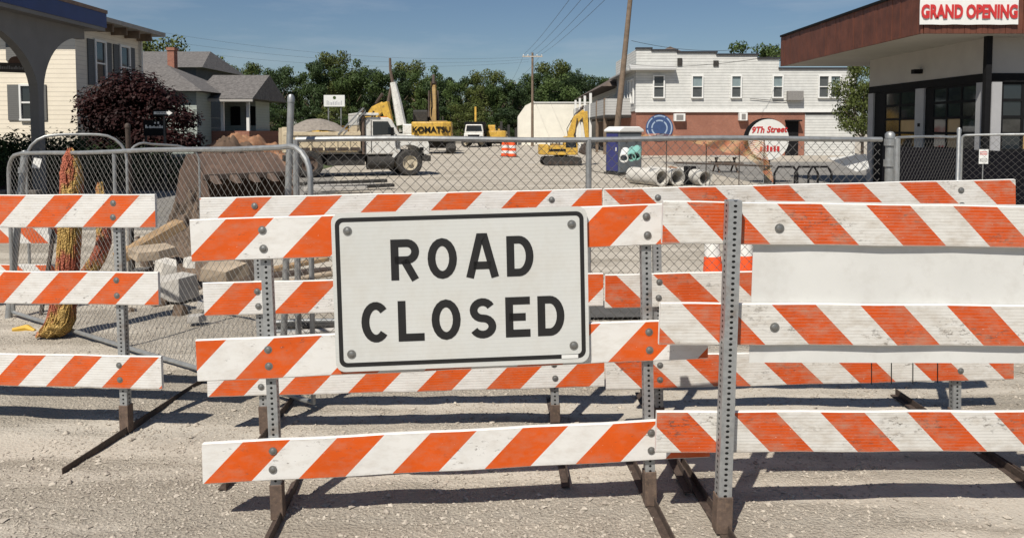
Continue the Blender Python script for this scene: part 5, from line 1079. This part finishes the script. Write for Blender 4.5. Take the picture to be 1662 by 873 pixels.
# portable toilet
dT = 32.5; t = thing('portable_toilet', 'grey and blue portable toilet with a white roof', 'portable toilet', (xat(731, dT), dT, 0), math.radians(24)); zt_ = zat(731, 107, dT)
b = MB(); b.box(-.55, .55, -.55, .55, .1, zt_ - .1); b.build('cabin', mat('grey_blue_plastic', (.10, .115, .13), .5, .15, 3), t, bev=.03)
b = MB(); b.box(-.575, -.552, -.44, .44, .16, zt_ - .16); o = b.build('door', mat('blue_plastic', (.035, .04, .16), .5, .15, 3), t)
b = MB(); b.box(-.595, -.577, -.38, -.3, 1.0, 1.15); b.build('latch', M['alum'], o)
b = MB(); b.prism([(-.62, zt_ - .1), (.62, zt_ - .1), (.62, zt_), (.4, zt_ + .14), (-.4, zt_ + .14), (-.62, zt_)], -.62, .62); b.build('roof', M['signwhite'], t, bev=.05)
b = MB(); b.box(-.6, .6, -.6, .6, 0, .095); b.build('skid_base', M['dark'], t); b = MB(); b.box(-.2, .25, -.565, -.552, zt_ - .42, zt_ - .36); b.build('vent', M['signwhite'], t)
# concrete pipes
def cpipe(label, x, y, d, ro, L, rz):
    p = at(x, y, d); t = thing('concrete_pipe', label, 'pipe', (p.x, p.y, ro), rz, 'concrete drain pipes'); T = Matrix.Rotation(math.pi / 2, 4, 'X'); ri = ro * .76
    b = MB(); b.lathe([(ri, 0), (ro, 0), (ro, -L), (ri, -L), (ri, 0)], 28, T, cap=False); b.build('barrel', mat('pale_pipe_concrete', (.50, .48, .44), .9, .12, 2, bump=.3), t, smooth=True); return t
cpipe('concrete drain pipe nearest the portable toilet', 776, 148, 25.5, .29, 1.7, math.radians(26)); cpipe('concrete drain pipe in the middle of the row', 794, 147, 25.8, .29, 1.8, math.radians(20)); cpipe('concrete drain pipe next to the ribbed black pipes', 826.5, 149, 25.6, .27, 1.9, math.radians(14))
for k in range(4):
    x = 803.5 + 3.6 * k; p = gp(x, 152.5); b = MB(); b.tube([(0, 0, 0), (.05, .3, .62)], .055, 10)
    for j in range(7): f = j / 7; b.tube([(.05 * f, .3 * f, .62 * f), (.05 * f + .003, .3 * f + .012, .62 * f + .03)], .066, 10)
    o = b.build('ribbed_pipe', M['black'], None, smooth=True); o.location = p; tag(o, 'short ribbed black pipe standing among the concrete pipes', 'pipe', 'ribbed black pipes')
for k, (x, y, m) in enumerate(((731, 130.5, 'signwhite'), (740, 129.5, None), (745.5, 128.6, None))):
    p = at(x, y, 28.5); b = MB(); mm = M[m] if m else mat('aqua_plastic_pipe', (.22, .46, .40), .4, .1, 3)
    b.lathe([(.13, 0), (.17, 0), (.17, .9), (.13, .9), (.13, 0)], 18, Matrix.Rotation(math.radians(-75), 4, 'X') @ Matrix.Rotation(math.radians(12), 4, 'Y'), cap=False); o = b.build('plastic_pipe', mm, None, smooth=True); o.location = p
    tag(o, ('white plastic pipe on top of the brown heap', 'aqua plastic pipe on the heap next to the white one', 'aqua plastic pipe on the heap farthest from the toilet')[k], 'pipe')
b = MB(); pa = gp(657, 134); b.box(0, .75, 0, .5, 0, .2); o = b.build('blue_tarp', mat('blue_tarp_cloth', (.05, .05, .3), .5, .3, 5), None, bev=.06); o.location = pa; tag(o, 'folded blue tarp by the small excavator track', 'tarp')
# orange netting on a stake fence
MON = netting('orange_safety_net', (.46, .15, .07), (.36, .27, .12)); dN = 25
t = thing('safety_netting', 'torn orange safety netting sagging in front of the brick wall', 'netting', (xat(760, dN), dN, 0)); o0 = Vector((xat(760, dN), dN, 0))
tops = [(752, 110.5), (775, 110), (800, 112), (825, 112.5), (850, 112), (872, 113), (890, 114.5), (897, 116)]; bots = [(752, 113.5), (775, 113), (800, 115.5), (825, 120), (850, 125.5), (872, 128.5), (888, 136), (907, 152)]
b = MB(); vs = []; n = 40
for i in range(n + 1):
    f = i / n * 7; k = min(int(f), 6); w_ = f - k
    ta = at(*[tops[k][j] * (1 - w_) + tops[k + 1][j] * w_ for j in (0, 1)], dN) - o0; ba = at(*[bots[k][j] * (1 - w_) + bots[k + 1][j] * w_ for j in (0, 1)], dN) - o0
    for j in range(5): q = ta.lerp(ba, j / 4); q.y += .10 * math.sin(i * .8 + j); vs.append(q)
b.add(vs, [(i * 5 + j, (i + 1) * 5 + j, (i + 1) * 5 + j + 1, i * 5 + j + 1) for i in range(n) for j in range(4)]); o = b.build('net', MON, t, smooth=True); uv = o.data.uv_layers.new(name='UVMap')
for lp in o.data.loops: i, j = divmod(lp.vertex_index, 5); uv.data[lp.index].uv = (i * .35, j * .22)
for x in (782, 829, 868, 897): p = at(x, 112, dN) - o0; b = MB(); b.tube([(p.x, .12, 0), (p.x, .12, p.z)], .016, 6); b.build('stake', M['rustd'] if x != 897 else M['galv'], t)
b = MB(); p0, p1 = at(790, 134, dN) - o0, at(905, 137, dN) - o0; b.tube([p0, p1], .03, 6); b.build('rail', M['rustd'], t)
def bench(x, y, d):
    p = at(x, y, d); t = thing('picnic_table', 'small weathered picnic table before the brick wall', 'table', (p.x, d, 0))
    b = MB(); b.box(-.6, .6, -.35, .35, .68, .74); b.build('top', M['conc'], t)
    for s in (-1, 1): b = MB(); b.box(-.6, .6, s * .6 - .12, s * .6 + .12, .4, .45); b.build('bench', M['rust'], t); b = MB(); b.bar((s * .4, -.55, 0), (s * .4, .2, .68), .06, .06); b.bar((s * .4, .55, 0), (s * .4, -.2, .68), .06, .06); b.build('leg', M['rust'], t)
bench(850, 130, 34)
for k, x in enumerate((922, 946, 962)):     # bicycle-rack hoops behind the fence
    p = Vector((xat(x, 20), 20, 0)); b = MB(); b.tube([(-.3, 0, 0), (-.3, 0, .75), (-.2, 0, .92), (.2, 0, .92), (.3, 0, .75), (.3, 0, 0)], .03, 8); o = b.build('rack_hoop', M['black'], None, smooth=True); o.location = p; tag(o, 'black steel hoop of a bicycle rack beyond the fence', 'bicycle rack', 'bicycle rack hoops')
sheet('grass_strip', [(6.3, 22), (12.5, 22), (12.5, 24), (6.3, 24)], MGRASS, .012)
# parked car far down the road
def far_car(label, x, y, d, c):
    p = Vector((xat(x, d), d, 0)); t = thing('parked_car', label, 'car', p); m = mat('car_paint_%d' % int(c[0] * 1000), c, .3, .05, 3, bump=0)
    b = MB(); b.prism([(-.9, .3), (-.92, .85), (-.75, 1.0), (-.62, 1.45), (.62, 1.45), (.75, 1.0), (.92, .85), (.9, .3)], 0, 4.2); b.build('body', m, t, bev=.08)
    b = MB(); b.prism([(-.66, 1.03), (-.57, 1.38), (.57, 1.38), (.66, 1.03)], -.02, -.003); b.build('windscreen', M['glass'], t)
    for s in (-.75, .75): wheel(t, s, .7, .32, .2, M['galv']); b = MB(); b.box(s * .85 - .1, s * .85 + .1, -.03, -.003, .68, .8); b.build('headlight', M['signwhite'], t)
far_car('red car far down the road beside the white truck', 536, 112, 105, (.28, .05, .04)); far_car('silver car far down the road by the warehouse', 601, 112, 110, (.4, .4, .42)); far_car('white car far down the road behind the large excavator', 528, 112, 118, (.6, .6, .6))
